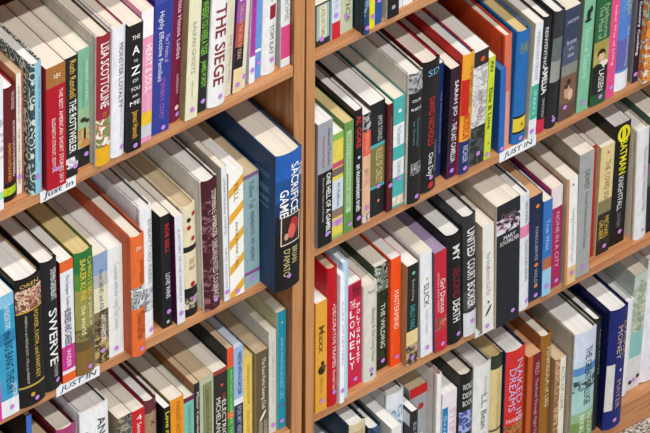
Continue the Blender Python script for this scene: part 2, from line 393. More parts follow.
# shelf, kind, left edge, thickness, spine setback, height (metres), spine colour, label, details
BOOKS = [
    ('L1', 'P', -0.4850, 0.0197, 0.0010, 0.2112, 'e9ebee', 'white paperback with pale green stripe low on spine, cut by left photo edge',
     {'bands': [(0, 0.3, 'dfe3ea'), (0.3, 0.6, 'pic:55585c,b9bdc4,e4e6ea'), (0.86, 0.92, '9fe0a0')], 'st': None, 'lean': 0.0299}),
    ('L1', 'H', -0.4644, 0.0255, 0.0085, 0.1836, '6a1c27', 'maroon hardcover with yellow and white lettering and black foot on spine',
     {'pg': 'w', 'bands': [(0.84, 1, '17171a'), (0.88, 0.95, 'pic:151517,9fd02c,e0b91d')], 'flap': 'b02a3c', 'txt': [('WALTER MOSLEY', 0.04, 0.2, 0.7391, 0.206, 'e8cfc9'), ('ALWAYS OUTNUMBERED', 0.3, 0.8, 0.8077, 0.1785, 'f0e4dc'), ('ALWAYS OUTGUNNED', 0.48, 0.82, 0.5194, 0.1785, 'e3b33e')], 'st': None, 'lean': 0.0273}),
    ('L1', 'P', -0.4382, 0.0114, 0.0119, 0.1965, 'b5704a', 'brown edged paperback with torn white strip down spine',
     {'pg': 't', 'cols': [(0, 0.663, 'e6e2da')], 'txt': [('THE VAN LUSTBADER', 0.45, 0.92, 0.336, 0.218, '8a3c30'), ('THE MANUAL OF', 0.1, 0.4, 0.336, 0.1982, '7a6a60')], 'st': (0.3558, 0.85), 'lean': 0.0262}),
    ('L1', 'H', -0.4262, 0.0183, -0.0020, 0.2127, '93c3d6', 'light blue hardcover whose cover is patterned with black swirls',
     {'L': 'swirl', 'pg': 'w', 'cols': [(0, 0.36, 'swirl')], 'txt': [('THE TIGER AND THE WOLF', 0.1, 0.75, 0.7, 0.16, '6f9fb4')], 'st': (0.55, 0.86), 'lean': 0.0252}),
    ('L1', 'P', -0.4050, 0.0293, -0.0066, 0.2003, 'b3122e', 'thick crimson paperback with tan top band and white leaf emblem',
     {'L': '9d1028', 'pg': 'c', 'bands': [(0, 0.165, 'a8733f')], 'txt': [('THE BEST AMERICAN SHORT STORIES 2013', 0.2, 0.97, 0.74, 0.2, 'f4dfe0'), ('ELIZABETH STROUT, EDITOR', 0.42, 0.86, 0.34, 0.2, 'f4dfe0'), ('*', 0.085, 0.36, 0.55, 0.3, 'f2ead8', 'h')], 'st': (0.5, 0.84), 'lean': 0.0191}),
    ('L1', 'P', -0.3750, 0.0208, -0.0010, 0.1958, '242628', 'black spine paperback with gold then large white lettering beside the green one',
     {'pg': 'c', 'txt': [('Ruth Rendell', 0.03, 0.34, 0.5959, 0.4445, 'd9b95c'), ('THE ROTTWEILER', 0.36, 0.8, 0.5959, 0.5011, 'ecebe6')], 'bands': [(0.84, 0.93, 'pic:242628,c9b8c9,f0f0f0,242628')], 'st': (0.7576, 0.92), 'lean': 0.0259}),
    ('L1', 'P', -0.3537, 0.0225, 0.0063, 0.1916, '83b69b', 'mint green paperback with bare tree picture above black foot',
     {'pg': 'c', 'bands': [(0.5, 0.68, '9dbb98'), (0.68, 0.84, 'pic:c9b06a,b8b88a,c98a4e'), (0.84, 1, '25282a')], 'bl': [('3a3428', 0.6358, 0.72, 0.07284072107691611, 0.4516124706768798), ('3d372c', 0.5265, 0.6, 0.2039540190153651, 0.16024958636921544), ('3d372c', 0.796, 0.62, 0.14568144215383222, 0.13111329793844897)], 'txt': [('HENNING MANKELL', 0.1, 0.46, 0.7669, 0.1238, 'dfeee0'), ('THE MAN FROM BEIJING', 0.08, 0.5, 0.5193, 0.0874, '416b55')], 'st': (0.7232, 0.9), 'lean': 0.0286}),
    ('L1', 'H', -0.3306, 0.0230, -0.0075, 0.2099, '9b2f40', 'dark rose hardcover with big white lettering, painted scene and yellow foot',
     {'L': 'cbc5ba', 'pg': 'c', 'flap': '2c2a24', 'bands': [(0.64, 0.86, 'pic:dfe0d0,6f8f5a,b6682c,e9e6dc'), (0.86, 1, 'e3b124')], 'txt': [('LISA SCOTTOLINE', 0.05, 0.55, 0.52, 0.56, 'f1e6e4'), ('SAVE ME A NOVEL', 0.58, 0.62, 0.5, 0.3, 'e4913c')], 'st': None, 'lean': 0.0277}),
    ('L1', 'H', -0.3070, 0.0211, -0.0060, 0.2102, 'e4e6ec', 'white hardcover with grey blue lettering and red endpapers beside black spine',
     {'pg': 'c', 'flap': 'a3283c', 'txt': [('MONSTER LOYALTY', 0.12, 0.62, 0.5928, 0.3077, '56617e'), ('THE UNTOLD STORY OF HOW LOVE', 0.55, 0.85, 0.6561, 0.1267, 'a9b0be')], 'st': (0.7466, 0.93), 'lean': 0.0355}),
    ('L1', 'P', -0.2853, 0.0222, -0.0089, 0.2064, '1e1f21', 'black paperback with white hand drawn capitals stacked down its spine',
     {'pg': 'c', 'txt': [('THE', 0.1, 0.55, 0.5, 0.3, 'f3f3f0', 'h'), ('A', 0.2, 0.5, 0.5, 0.62, 'f5f5f2', 'h'), ('TO', 0.285, 0.28, 0.5, 0.2, 'f5f5f2', 'h'), ('Z', 0.36, 0.62, 0.5, 0.62, 'f5f5f2', 'h'), ('OF', 0.44, 0.38, 0.5, 0.24, 'f5f5f2', 'h'), ('YOU', 0.505, 0.62, 0.5, 0.28, 'f5f5f2', 'h'), ('AND', 0.56, 0.4, 0.5, 0.17, 'f5f5f2', 'h'), ('ME', 0.615, 0.7, 0.5, 0.3, 'f5f5f2', 'h'), ('James Hannah', 0.68, 0.9, 0.5, 0.5, 'd9a441')], 'st': (0.55, 0.955), 'lean': 0.0356}),
    ('L1', 'P', -0.2625, 0.0185, -0.0043, 0.2150, 'e59dbd', 'pink paperback with white head and yellow block low on spine',
     {'pg': 'c', 'bands': [(0, 0.2, 'f3eff2'), (0.77, 0.87, 'e3c02f'), (0.87, 0.96, 'c9ccd2')], 'txt': [('HEART & SOUL', 0.26, 0.62, 0.6234, 0.5272, 'f7e9ef'), ('FASTER THAN EVER', 0.63, 0.76, 0.6234, 0.226, 'f6dfe8')], 'st': None, 'lean': 0.0348}),
    ('L1', 'P', -0.2435, 0.0287, -0.0013, 0.2250, '3a4698', 'thick blue paperback with lavender script lettering down its spine',
     {'pg': 'o', 'txt': [('Highly Effective Families', 0.12, 0.62, 0.3579, 0.3119, 'dfe3f3'), ('The 7 Habits of', 0.3, 0.5, 0.7248, 0.2202, 'c9b7e6'), ('STEPHEN R. COVEY', 0.6, 0.9, 0.5597, 0.2385, 'b06ac0')], 'bands': [(0, 0.06, '4a56a8')], 'st': (0.6514, 0.965), 'lean': 0.0517}),
    ('L1', 'H', -0.2142, 0.0214, 0.0048, 0.2280, '7c1c46', 'plum hardcover with white script lettering between blue and cream spines',
     {'pg': 'w', 'txt': [('White House Ladies', 0.08, 0.55, 0.6711, 0.3289, 'f0dbe4'), ('GARRISON', 0.66, 0.8, 0.6711, 0.171, 'e5c7d3')], 'st': (0.7369, 0.95), 'em': ('ecc9c0', 0.6711, 0.9), 'lean': 0.0509}),
    ('L1', 'P', -0.1922, 0.0196, -0.0038, 0.1974, 'e2dfc4', 'cream paperback with small grey lettering beside green and black spine',
     {'L': 'b5a37c', 'pg': 't', 'txt': [('BALKAN GHOSTS', 0.2, 0.62, 0.5, 0.3, '9b9a8c'), ('ROBERT D. KAPLAN', 0.68, 0.82, 0.5, 0.14, 'a9a890')], 'st': (0.55, 0.92), 'lean': 0.0498}),
    ('L1', 'P', -0.1720, 0.0160, -0.0001, 0.2200, '2a2d2a', 'narrow black paperback with dense bright green lettering',
     {'pg': 'c', 'txt': [('WHEREAS YOU WERE A TIGER', 0.18, 0.58, 0.5381, 0.6299, '86c455'), ('JAMES PURDY', 0.62, 0.82, 0.5381, 0.5879, '86c455')], 'st': (0.5801, 0.92), 'lean': 0.0488}),
    ('L1', 'H', -0.1554, 0.0282, -0.0042, 0.2450, 'eaeaea', 'wide white hardcover with very large dark red capitals',
     {'pg': 'w', 'txt': [('THE SIEGE', 0.33, 0.86, 0.5, 0.58, '8f2d35', 'd', 'b'), ('PENDLETON', 0.02, 0.28, 0.75, 0.25, '777a7c'), ('WHITE', 0.02, 0.28, 0.3, 0.4, '8f2d35')], 'st': (0.62, 0.94), 'lean': 0.0537}),
    ('L1', 'P', -0.1266, 0.0122, 0.0041, 0.2000, 'd9d0b8', 'slim beige paperback squeezed beside the wide white hardcover',
     {'pg': 'c', 'txt': [('THE LONG WAY', 0.5, 0.9, 0.649, 0.2808, 'a79f88')], 'st': None, 'lean': 0.0537}),
    ('L1', 'P', -0.1137, 0.0144, 0.0020, 0.2200, '5d3d83', 'purple to black paperback with pale yellow foot on spine',
     {'pg': 'c', 'bands': [(0, 0.22, '463a78'), (0.22, 0.48, 'a05aa5'), (0.48, 0.66, 'b4533f'), (0.66, 0.82, '2b2723'), (0.82, 1, 'e6d2a0')], 'txt': [('ADDICTION', 0.05, 0.32, 0.5, 0.6, 'eae3f0'), ('THROUGH THE LENS OF IDEAS', 0.35, 0.75, 0.5, 0.4, 'e3b8a0')], 'st': (0.5, 0.94), 'lean': 0.0635}),
    ('L1', 'P', -0.0988, 0.0065, 0.0040, 0.2000, 'ded8cc', 'very thin pale paperback right of the yellow footed spine',
     {'pg': 'c', 'st': (0.6034, 0.9), 'lean': 0.0635}),
    ('L1', 'P', -0.0855, 0.0093, 0.0051, 0.2200, 'b84fae', 'magenta spine paperback with white foot and white cover',
     {'L': 'e4dedd', 'pg': 'w', 'bands': [(0.8, 1, 'ece9ee')], 'txt': [('SECOND WATCH ON LATE', 0.3, 0.76, 0.5, 0.4, '7c2e86')], 'st': (0.5, 0.9), 'lean': 0.0353}),
    ('L1', 'P', -0.0756, 0.0108, 0.0087, 0.2200, '6d9bd8', 'narrow sky blue paperback with white line low on spine',
     {'pg': 'w', 'bands': [(0.78, 0.8, 'f2f4f8')], 'txt': [('AND DAUGHTERS', 0.3, 0.6, 0.6191, 0.2666, '9cc0ea')], 'st': (0.6191, 0.88), 'lean': 0.0344}),
    ('L1', 'H', -0.0642, 0.0230, 0.0060, 0.2250, 'e6e6e6', 'white hardcover with dark red square badge mid spine',
     {'pg': 'w', 'bands': [], 'txt': [('TINDER', 0.22, 0.47, 0.6422, 0.3578, '55585a'), ('TOM KAY', 0.64, 0.86, 0.5975, 0.3041, '6d7072')], 'patch': [(0.4186, 0.8658, 0.5, 0.6, '9c2436')], 'st': (0.6422, 0.9), 'lean': 0.0335}),
    ('L1', 'P', -0.0345, 0.0149, 0.0061, 0.2250, 'e2e3e3', 'white paperback with pink block low on spine, against the wooden side panel',
     {'L': 'c9c8c6', 'pg': 'w', 'bands': [(0.7, 0.94, 'd8508a')], 'txt': [('A SMART HOME', 0.2, 0.66, 0.6, 0.42, '9fa1a3')], 'st': None, 'lean': 0.0052}),
    ('L2', 'P', -0.5043, 0.0166, -0.0105, 0.1575, 'd6399b', 'magenta paperback cut off by left photo edge',
     {'st': None, 'pg': 'w', 'lean': -0.0131}),
    ('L2', 'P', -0.4872, 0.0276, -0.0085, 0.2119, '3e9fc6', 'bright blue paperback with white foot at the left photo edge',
     {'pg': 'w', 'bands': [(0, 0.1, '86bfdc'), (0.3, 0.4, '2f86b4'), (0.86, 1, 'e3e6ea')], 'txt': [('the BIG BANG THEORY', 0.3, 0.82, 0.5699, 0.4301, '1c2c44'), ('THE READER STEPS', 0.08, 0.28, 0.5699, 0.3011, 'dff0f6'), ('DAVE ZOBEL', 0.74, 0.86, 0.785, 0.2408, 'e6f2f6')], 'st': (0.5699, 0.93), 'lean': -0.0131}),
    ('L2', 'H', -0.4590, 0.0410, -0.0104, 0.2236, '1b1a1c', 'very thick black hardcover with battle painting and gold band on spine',
     {'pg': 'w', 'flap': 'b89c72', 'bands': [(0.08, 0.25, 'pic:c9a382,7a4a38,e3d2bc,a8604c'), (0.25, 0.26, 'c9a24a'), (0.835, 0.85, 'b9a050')], 'txt': [('OREN', 0.05, 0.6836, 0.5117, 0.166, 'd9bb6c', 'h'), ('POWER, FAITH, and FANTASY', 0.27, 0.8, 0.6875, 0.1953, 'd8b95a'), ('AMERICA in the MIDDLE EAST, 1776 to the PRESENT', 0.28, 0.82, 0.3164, 0.0977, 'c9c4b4')], 'st': (0.6094, 0.95), 'em': ('c7a447', 0.4629, 0.91, 0.25), 'lean': -0.0062}),
    ('L2', 'H', -0.4174, 0.0272, -0.0041, 0.2258, '222228', 'black hardcover with tall white capitals between gold banded black and orange headed white spines',
     {'pg': 'w', 'flap': 'b29c80', 'txt': [('STEPHEN GREENBLATT', 0.06, 0.3, 0.6799, 0.3361, 'f1f1f1'), ('SWERVE', 0.37, 0.8, 0.5999, 0.4962, 'e9e9ea'), ('HOW THE WORLD BECAME MODERN', 0.8, 0.9, 0.6799, 0.2241, 'c3c3c6')], 'st': (0.7599, 0.93), 'lean': -0.0}),
    ('L2', 'P', -0.3881, 0.0207, -0.0024, 0.2116, 'dfe1e8', 'white paperback with orange head and foot and a magenta block',
     {'L': '76262a', 'pg': 'w', 'bands': [(0, 0.085, 'dd6a36'), (0.93, 1, 'e4662e'), (0.7, 0.9, 'c63a93')], 'txt': [('The Designer Guide to', 0.12, 0.4, 0.5, 0.3, '333640'), ('BUSINESS AND CAREERS', 0.4, 0.7, 0.5, 0.5, '2d3038'), ('WIDER', 0.73, 0.88, 0.5, 0.3, 'f3dff0')], 'st': None, 'lean': 0.0031}),
    ('L2', 'H', -0.3668, 0.0302, -0.0055, 0.2133, '8a8a4a', 'green topped hardcover fading to gold brown landscape with golden lettering',
     {'pg': 'y', 'bands': [(0, 0.16, '2f7a40'), (0.16, 0.3, '5d8a3e'), (0.3, 0.62, '9a9650'), (0.62, 0.72, 'pic:7c6f42,5c5a34,8d8450'), (0.72, 0.8, '6d5a3a'), (0.8, 1, '8a6a38')], 'L': '5f6a2c', 'txt': [('CHRISTINA', 0.05, 0.35, 0.7416, 0.2307, 'e6cf5c'), ('BAKER KLINE', 0.05, 0.38, 0.3909, 0.2584, 'e6cf5c'), ('a piece of', 0.38, 0.62, 0.7416, 0.2584, 'efe9c8'), ('the world', 0.42, 0.66, 0.3909, 0.2584, 'efe9c8')], 'st': (0.6308, 0.94), 'lean': 0.0027}),
    ('L2', 'P', -0.3360, 0.0227, -0.0007, 0.1924, '8fa6c4', 'grey blue paperback with pale field and dark photograph low on spine',
     {'pg': 'c', 'bands': [(0, 0.18, '8ea5c6'), (0.18, 0.3, 'b9b9b4'), (0.3, 0.52, 'dcd7bc'), (0.52, 0.75, 'pic:6e5c42,8c7a58,4b3c2e'), (0.75, 1, 'pic:2c2a2c,5b4c34,b9a06c')], 'txt': [('From SAND and ASH', 0.15, 0.52, 0.5198, 0.2881, '4f6078'), ('AMY HARMON', 0.56, 0.8, 0.6159, 0.3457, 'efe9e4')], 'st': (0.5198, 0.88), 'lean': 0.0041}),
    ('L2', 'P', -0.3128, 0.0234, 0.0006, 0.1885, 'e4e6e5', 'plain white paperback with pale grey green script, left of orange hardcover',
     {'pg': 'w', 'txt': [('Tuesdays with my Long Day Lesson', 0.14, 0.76, 0.5169, 0.4058, 'a9b8b0')], 'st': (0.4686, 0.93), 'lean': 0.003}),
    ('L2', 'H', -0.2888, 0.0225, -0.0185, 0.2084, 'e0733a', 'orange hardcover with black and white photograph square on spine',
     {'L': 'c45f32', 'pg': 'c', 'flap': '6e2a28', 'bands': [(0.42, 0.6, 'pic:20242a,aeb6ba,4c5358,d9dcdc')], 'txt': [('JOHN MCKINLAY', 0.2, 0.4, 0.66, 0.36, '8f3a1e'), ('JENN', 0.1, 0.34, 0.5, 0.4, 'f2e6da', 'h'), ('THAN NEVER', 0.63, 0.86, 0.5, 0.36, '8d3d1f'), ('ATLAS', 0.63, 0.82, 0.8, 0.2, '8d3d1f')], 'st': (0.6, 0.945), 'lean': 0.0021}),
    ('L2', 'H', -0.2586, 0.0195, 0.0027, 0.2274, 'e9eaee', 'tall white hardcover with glossy jacket between orange and black spines',
     {'pg': 'w', 'flap': '4a4c50', 'txt': [('EMBATTLED REBEL', 0.1, 0.6, 0.7055, 0.2945, '9da4b2')], 'bands': [(0.62, 0.8, 'pic:e9eaee,c9ccd2,7d8490')], 'st': (0.7055, 0.95), 'lean': 0.001}),
    ('L2', 'P', -0.2259, 0.0157, 0.0032, 0.1974, '1d1f23', 'black paperback with red then white sans capitals on spine',
     {'L': '2b3030', 'pg': 'c', 'txt': [('ROB BELL', 0.08, 0.34, 0.6, 0.38, 'd8343f'), ('LOVE WINS', 0.52, 0.74, 0.6, 0.42, 'e9eaee')], 'st': (0.6, 0.86), 'em': ('b9bcc6', 0.5, 0.95), 'lean': -0.0071}),
    ('L2', 'P', -0.2066, 0.0130, -0.0020, 0.1909, 'dfe0e6', 'slim white paperback with purple cover left of the floral spine',
     {'L': '5f2456', 'pg': 'c', 'txt': [('A HISTORY OF THE UNIVERSE IN', 0.12, 0.8, 0.5, 0.28, '8d90a0')], 'st': (0.5, 0.9), 'lean': -0.013}),
    ('L2', 'H', -0.1930, 0.0242, 0.0013, 0.1944, 'e3d7b8', 'cream hardcover with red flowers and black leaves printed on spine',
     {'pg': 't', 'bands': [(0.36, 0.41, '2a2624'), (0.74, 0.83, '1f1d1e'), (0.83, 0.93, 'pic:e3d7b8,1f1d1e,d8ccb0'), (0.93, 1, '1f1d1e')], 'dots': [('b32030', 0.4517, 0.19), ('b32030', 0.7024, 0.3), ('b32030', 0.7807, 0.08), ('2a2624', 0.4517, 0.12)], 'txt': [('PASSION AND A VALLEY', 0.5, 0.3916, 0.6084, 0.1, 'a89468', 'h'), ('SIBLEY', 0.56, 0.47, 0.6084, 0.06, 'a8725c', 'h')], 'st': (0.6867, 0.85), 'em': ('b32030', 0.6084, 0.71), 'lean': -0.0138}),
    ('L2', 'H', -0.1646, 0.0267, -0.0061, 0.2284, '52202c', 'dark maroon tapestry patterned hardcover with white and silver lettering',
     {'L': 'd9d6cf', 'pg': 'w', 'flap': '3d2420', 'bands': [(0.15, 1, 'pic:3c1820,4a1c28,4f2230,5b2a34,8f626c')], 'txt': [('STEPHEN E. AMBROSE', 0.08, 0.44, 0.7, 0.3, 'f0ead8'), ('UNDAUNTED COURAGE', 0.46, 0.93, 0.68, 0.36, 'e0d3d8')], 'st': (0.65, 0.93), 'lean': -0.0183}),
    ('L2', 'P', -0.1323, 0.0090, -0.0034, 0.2370, 'e5e6ea', 'slim white paperback left of the yellow striped spine',
     {'L': 'b9b2a6', 'pg': 'c', 'txt': [('UNDERSTANDING DIVORCE', 0.08, 0.5, 0.5, 0.35, '7f828a'), ('NEW EDITION', 0.6, 0.9, 0.5, 0.3, '9fa2aa')], 'st': (0.5, 0.93), 'lean': -0.016}),
    ('L2', 'P', -0.1227, 0.0232, -0.0036, 0.2201, 'f0eee8', 'white paperback with bold slanting yellow stripes',
     {'pg': 'w', 'L': 'e6e4de', 'spine_mat': 'stripes', 'txt': [('FELL', 0.1, 0.24, 0.5, 0.3, '9c7a2c'), ('ANNE MARIE CALL', 0.4, 0.78, 0.5, 0.18, '8a7030')], 'st': (0.5, 0.96), 'lean': -0.0078}),
    ('L2', 'P', -0.0989, 0.0265, -0.0003, 0.1985, '93aeb4', 'pale teal paperback with purple line low on spine',
     {'pg': 't', 'bands': [(0, 0.03, '7f6a8c'), (0.86, 0.89, '8a5a94')], 'txt': [('Yellow Tail', 0.06, 0.3, 0.5473, 0.3078, '54666c'), ('MEMENTO, MY HEART', 0.34, 0.78, 0.5473, 0.2716, '4e5f66')], 'st': (0.5473, 0.93), 'lean': -0.0071}),
    ('L2', 'H', -0.0718, 0.0426, -0.0328, 0.2358, '1f4a86', 'thickest hardcover, blue jacket darkening to black with framed red painting, jutting over shelf edge',
     {'lpatch': 3, 'L': '2a4668', 'pg': 'c', 'bands': [(0, 0.18, '2a66b4'), (0.18, 0.34, '235796'), (0.34, 0.44, '1d3e6c'), (0.44, 0.56, '1a2438'), (0.56, 1, '17181e')], 'patch': [(0.2, 0.92, 0.45, 0.665, 'e9dcc8'), (0.23, 0.89, 0.457, 0.658, '3a2c28')], 'bl': [('b2383e', 0.66, 0.535, 0.18, 0.34), ('d46a62', 0.58, 0.57, 0.14, 0.3, 0.0009), ('caa08c', 0.38, 0.6, 0.08, 0.14, 0.0009)], 'txt': [('SACRIFICE', 0.08, 0.44, 0.68, 0.3, 'f0f2f4', 'd', 'b'), ('GAME', 0.25, 0.45, 0.3, 0.3, 'f0f2f4', 'd', 'b'), ('THE', 0.1, 0.2, 0.9, 0.14, 'dfe6f0'), ('BRIAN', 0.7, 0.82, 0.72, 0.2, 'cfc48c'), ("D'AMATO", 0.7, 0.9, 0.42, 0.24, 'cfc48c')], 'st': (0.5, 0.9), 'stg': 1, 'lean': 0.0125}),
    ('L3', 'P', -0.4572, 0.0189, 0.0314, 0.1929, '6f5c44', 'brown paperback low in bottom left photo corner',
     {'st': None, 'pg': 't', 'lean': 0.0}),
    ('L3', 'P', -0.4341, 0.0089, 0.0168, 0.2566, '3f74c4', 'thin blue spined paperback with black cover in bottom left corner',
     {'L': '16181c', 'pg': 't', 'st': None, 'lean': 0.0}),
    ('L3', 'P', -0.4209, 0.0237, 0.0155, 0.1993, 'a08c6c', 'tan paperback low between thin blue spine and raspberry hardcover',
     {'st': None, 'pg': 't', 'lean': 0.0}),
    ('L3', 'H', -0.3922, 0.0316, 0.0087, 0.2075, 'a84478', 'raspberry hardcover with maroon cover, left of the tall white one on bottom shelf',
     {'L': '6b1f2e', 'pg': 'c', 'flap': '33202a', 'st': None, 'lean': 0.0}),
    ('L3', 'H', -0.3554, 0.0457, 0.0068, 0.2188, 'e9eaee', 'thick white hardcover with navy inner flaps and black capitals under a shelf label',
     {'pg': 'w', 'flap': '1f2438', 'txt': [('ANATOMY', 0.09, 0.6, 0.7, 0.3, '33363c'), ('ATLAS', 0.16, 0.6, 0.3, 0.26, '33363c')], 'st': None, 'lean': 0.0}),
    ('L3', 'P', -0.3032, 0.0230, -0.0010, 0.1875, '3f4245', 'grey paperback with pale contour lines on black spine, left of red spine',
     {'L': '8c7f66', 'pg': 'c', 'bands': [(0, 0.2, 'pic:2d2f33,55595c,b9a98c,34373a')], 'txt': [('THE', 0.09, 0.4, 0.5, 0.2, 'cfcabc', 'h'), ('DEEPER', 0.125, 0.7, 0.5, 0.2, 'cfcabc', 'h')], 'st': None, 'lean': 0.0}),
    ('L3', 'P', -0.2796, 0.0232, 0.0041, 0.1803, 'c8232f', 'bright red paperback with white lettering on bottom left shelf',
     {'pg': 'c', 'txt': [('4', 0.08, 0.3672, 0.592, 0.408, 'f4e9e6', 'h'), ('Seven Thinkers', 0.13, 0.5, 0.592, 0.3264, 'f0d8d4')], 'st': None, 'lean': 0.0}),
    ('L3', 'H', -0.2558, 0.0206, 0.0054, 0.1831, 'a58a70', 'tan spined hardcover with burgundy head and cover edges',
     {'L': '7a2740', 'pg': 'w', 'flap': '2e3630', 'bands': [(0, 0.12, '6e3440')], 'txt': [('X', 0.22, 0.3978, 0.6022, 0.3978, '4d3a30', 'h'), ('TALES', 0.1, 0.12, 0.6022, 0.1591, 'd9c4b4')], 'st': None, 'lean': 0.0}),
    ('L3', 'P', -0.2295, 0.0108, -0.0012, 0.1637, '1f2123', 'short black paperback with yellow lettering left of orange spine',
     {'L': '26282a', 'pg': 'w', 'txt': [('Love me Some', 0.05, 0.6, 0.5, 0.6, 'd9d32e')], 'st': None, 'lean': 0.0}),
    ('L3', 'P', -0.2181, 0.0226, 0.0015, 0.1680, 'e59a26', 'orange yellow paperback on bottom left shelf',
     {'L': '8f8442', 'pg': 'c', 'txt': [('MARGOT HOTEL', 0.04, 0.45, 0.5786, 0.3371, 'a8661c')], 'st': None, 'lean': 0.0}),
    ('L3', 'P', -0.1949, 0.0181, 0.0049, 0.1543, '7fc0b0', 'mint green paperback with plum corner on spine',
     {'pg': 'c', 'bands': [(0, 0.05, '6e2c4c')], 'txt': [('LEAN HOUSE', 0.1, 0.5, 0.5831, 0.3335, '5a9a8c')], 'st': None, 'lean': 0.0}),
    ('L3', 'P', -0.1762, 0.0102, 0.0063, 0.1702, '2c2e30', 'very narrow black paperback with tan cover beside the mint one',
     {'L': 'a56a3e', 'pg': 't', 'txt': [('Matter Calendar', 0.1, 0.55, 0.6246, 0.3754, 'e9e9e6')], 'st': None, 'lean': 0.0}),
    ('L3', 'P', -0.1654, 0.0235, 0.0088, 0.1697, 'b9bda6', 'pale sage paperback with olive framed panel on spine',
     {'pg': 't', 'patch': [(0.2689, 0.8629, 0.07, 0.9, '70744a'), (0.3237, 0.8081, 0.08, 0.89, '8f9468')], 'txt': [('CELEBRATION IS IN A NAME', 0.1, 0.85, 0.5613, 0.2742, '5c6040')], 'st': None, 'lean': 0.0}),
    ('L3', 'P', -0.1413, 0.0236, 0.0109, 0.1676, '34302e', 'dark paperback with red circle and slanting white capitals',
     {'pg': 'c', 'bands': [(0, 0.04, 'a8443c')], 'txt': [('MICHELANGELO', 0.3, 0.88, 0.3528, 0.3144, 'ece8e0'), ('ELECTRIC', 0.35, 0.75, 0.7411, 0.2774, 'ece8e0'), ('THE', 0.27, 0.35, 0.7411, 0.1849, 'd8644c')], 'em': ('c9605a', 0.5839, 0.17, 0.32), 'st': None, 'lean': 0.0}),
    ('L3', 'P', -0.1171, 0.0110, 0.0123, 0.1957, '4f9a48', 'narrow green paperback with orange head and black cover',
     {'L': '1b1c1e', 'pg': 't', 'bands': [(0, 0.18, 'e0603c'), (0.6, 0.66, 'e07a3c')], 'txt': [('WRITING HOME FAR THERE', 0.2, 0.9, 0.5711, 0.3431, 'bfe0a0')], 'st': None, 'lean': 0.0}),
    ('L3', 'P', -0.1054, 0.0155, 0.0133, 0.1886, '9fbbe2', 'pale blue paperback with dark blue foot and lettering',
     {'pg': 'b', 'bands': [(0.5, 0.56, 'e3e6ee'), (0.56, 1, '2a3450')], 'txt': [('WRITER WITH A DAY JOB', 0.05, 0.46, 0.5413, 0.5505, '2c466e'), ('FOR MY VERSES', 0.58, 0.9, 0.5413, 0.4587, 'a9b4cc')], 'st': None, 'lean': 0.0}),
    ('L3', 'P', -0.0894, 0.0158, 0.0150, 0.1607, 'e2c766', 'pale yellow paperback with small dark motif on spine',
     {'pg': 'y', 'txt': [('CONFESSIONS OF FAITH', 0.08, 0.5, 0.533, 0.2335, 'b0923c'), ('FINDING LIGHT', 0.62, 0.9, 0.533, 0.2335, 'b0923c')], 'em': ('5a4a2a', 0.533, 0.53, 0.16), 'st': None, 'lean': 0.0}),
    ('L3', 'P', -0.0719, 0.0215, 0.0097, 0.1625, '6a5c42', 'olive brown paperback with white lettering and white needle shape',
     {'L': '9c8f74', 'pg': 't', 'txt': [('The Rosa Parks Sewing Club', 0.08, 0.66, 0.55, 0.36, 'efeade'), ('LOUISE', 0.8, 0.96, 0.75, 0.25, 'd9d2c0'), ('STEVENS', 0.8, 0.98, 0.35, 0.25, 'd9d2c0')], 'em2': ('f1eee8', 0.5, 0.73), 'st': None, 'lean': 0.0}),
    ('L3', 'P', -0.0498, 0.0118, 0.0104, 0.1886, 'd6d4cd', 'pale grey paperback with a purple sticker, left of teal spine',
     {'pg': 'c', 'txt': [('THE GIRLS OF CEYLON', 0.1, 0.7, 0.5342, 0.326, 'bcb9b0')], 'st': (0.5342, 0.92), 'lean': 0.0}),
    ('L3', 'P', -0.0368, 0.0150, 0.0100, 0.2169, '2396ad', 'teal paperback with pale lettering against wooden side panel, bottom left shelf',
     {'L': 'c8c49a', 'pg': 'c', 'txt': [('Jessica Alba', 0.22, 0.42, 0.5, 0.34, 'a9dbe0'), ('THE HONEST LIFE', 0.42, 0.74, 0.5, 0.4, '8fd0d8')], 'bands': [(0.79, 0.805, '6a5f9c')], 'em': ('d6d65c', 0.5, 0.09, 0.2), 'st': (0.5, 0.93), 'lean': 0.0}),
    ('R0', 'P', 0.0186, 0.0256, 0.0042, 0.0703, '2f3632', 'dark framed spine paperback with pale panel, leftmost on right bookcase top shelf',
     {'pg': 'c', 'patch': [(0.1, 0.88, 0.03, 0.86, 'a9b9b4'), (0.28, 0.72, 0.06, 0.82, 'e0dcc0')], 'txt': [('LATE LECTURE', 0.1, 0.78, 0.5, 0.24, '8f9078')], 'st': (0.4, 0.84), 'cols': [(0.93, 1, '5fa0b4')], 'lean': 0.0}),
    ('R0', 'P', 0.0448, 0.0140, 0.0035, 0.2000, 'd5dbe6', 'pale blue white paperback with red foot on top right shelf',
     {'pg': 'w', 'bands': [(0.86, 1, 'cf2c3a')], 'txt': [('THE LEADER', 0.3, 0.76, 0.5, 0.4, 'b4bcd0')], 'st': (0.45, 0.8), 'lean': 0.0}),
    ('R0', 'P', 0.0594, 0.0207, 0.0059, 0.2000, 'c8cbb0', 'pale sage paperback with dark grey capitals on top right shelf',
     {'pg': 'c', 'txt': [('THE JUSTICE', 0.3, 0.92, 0.5485, 0.4063, '50544c')], 'st': (0.4582, 0.86), 'lean': 0.0}),
    ('R0', 'H', 0.0824, 0.0101, -0.0147, 0.2150, '2c5078', 'navy blue hardcover jutting forward from top right shelf',
     {'L': '1f3440', 'pg': 'w', 'bands': [(0.6, 0.85, 'pic:2c5078,7f9fc0,3c4c60')], 'st': (0.5, 0.94), 'lean': 0.0}),
    ('R0', 'P', 0.0931, 0.0118, -0.0082, 0.2000, 'e6d92f', 'narrow yellow paperback on top right shelf',
     {'pg': 'c', 'st': (0.6723, 0.9), 'lean': 0.0}),
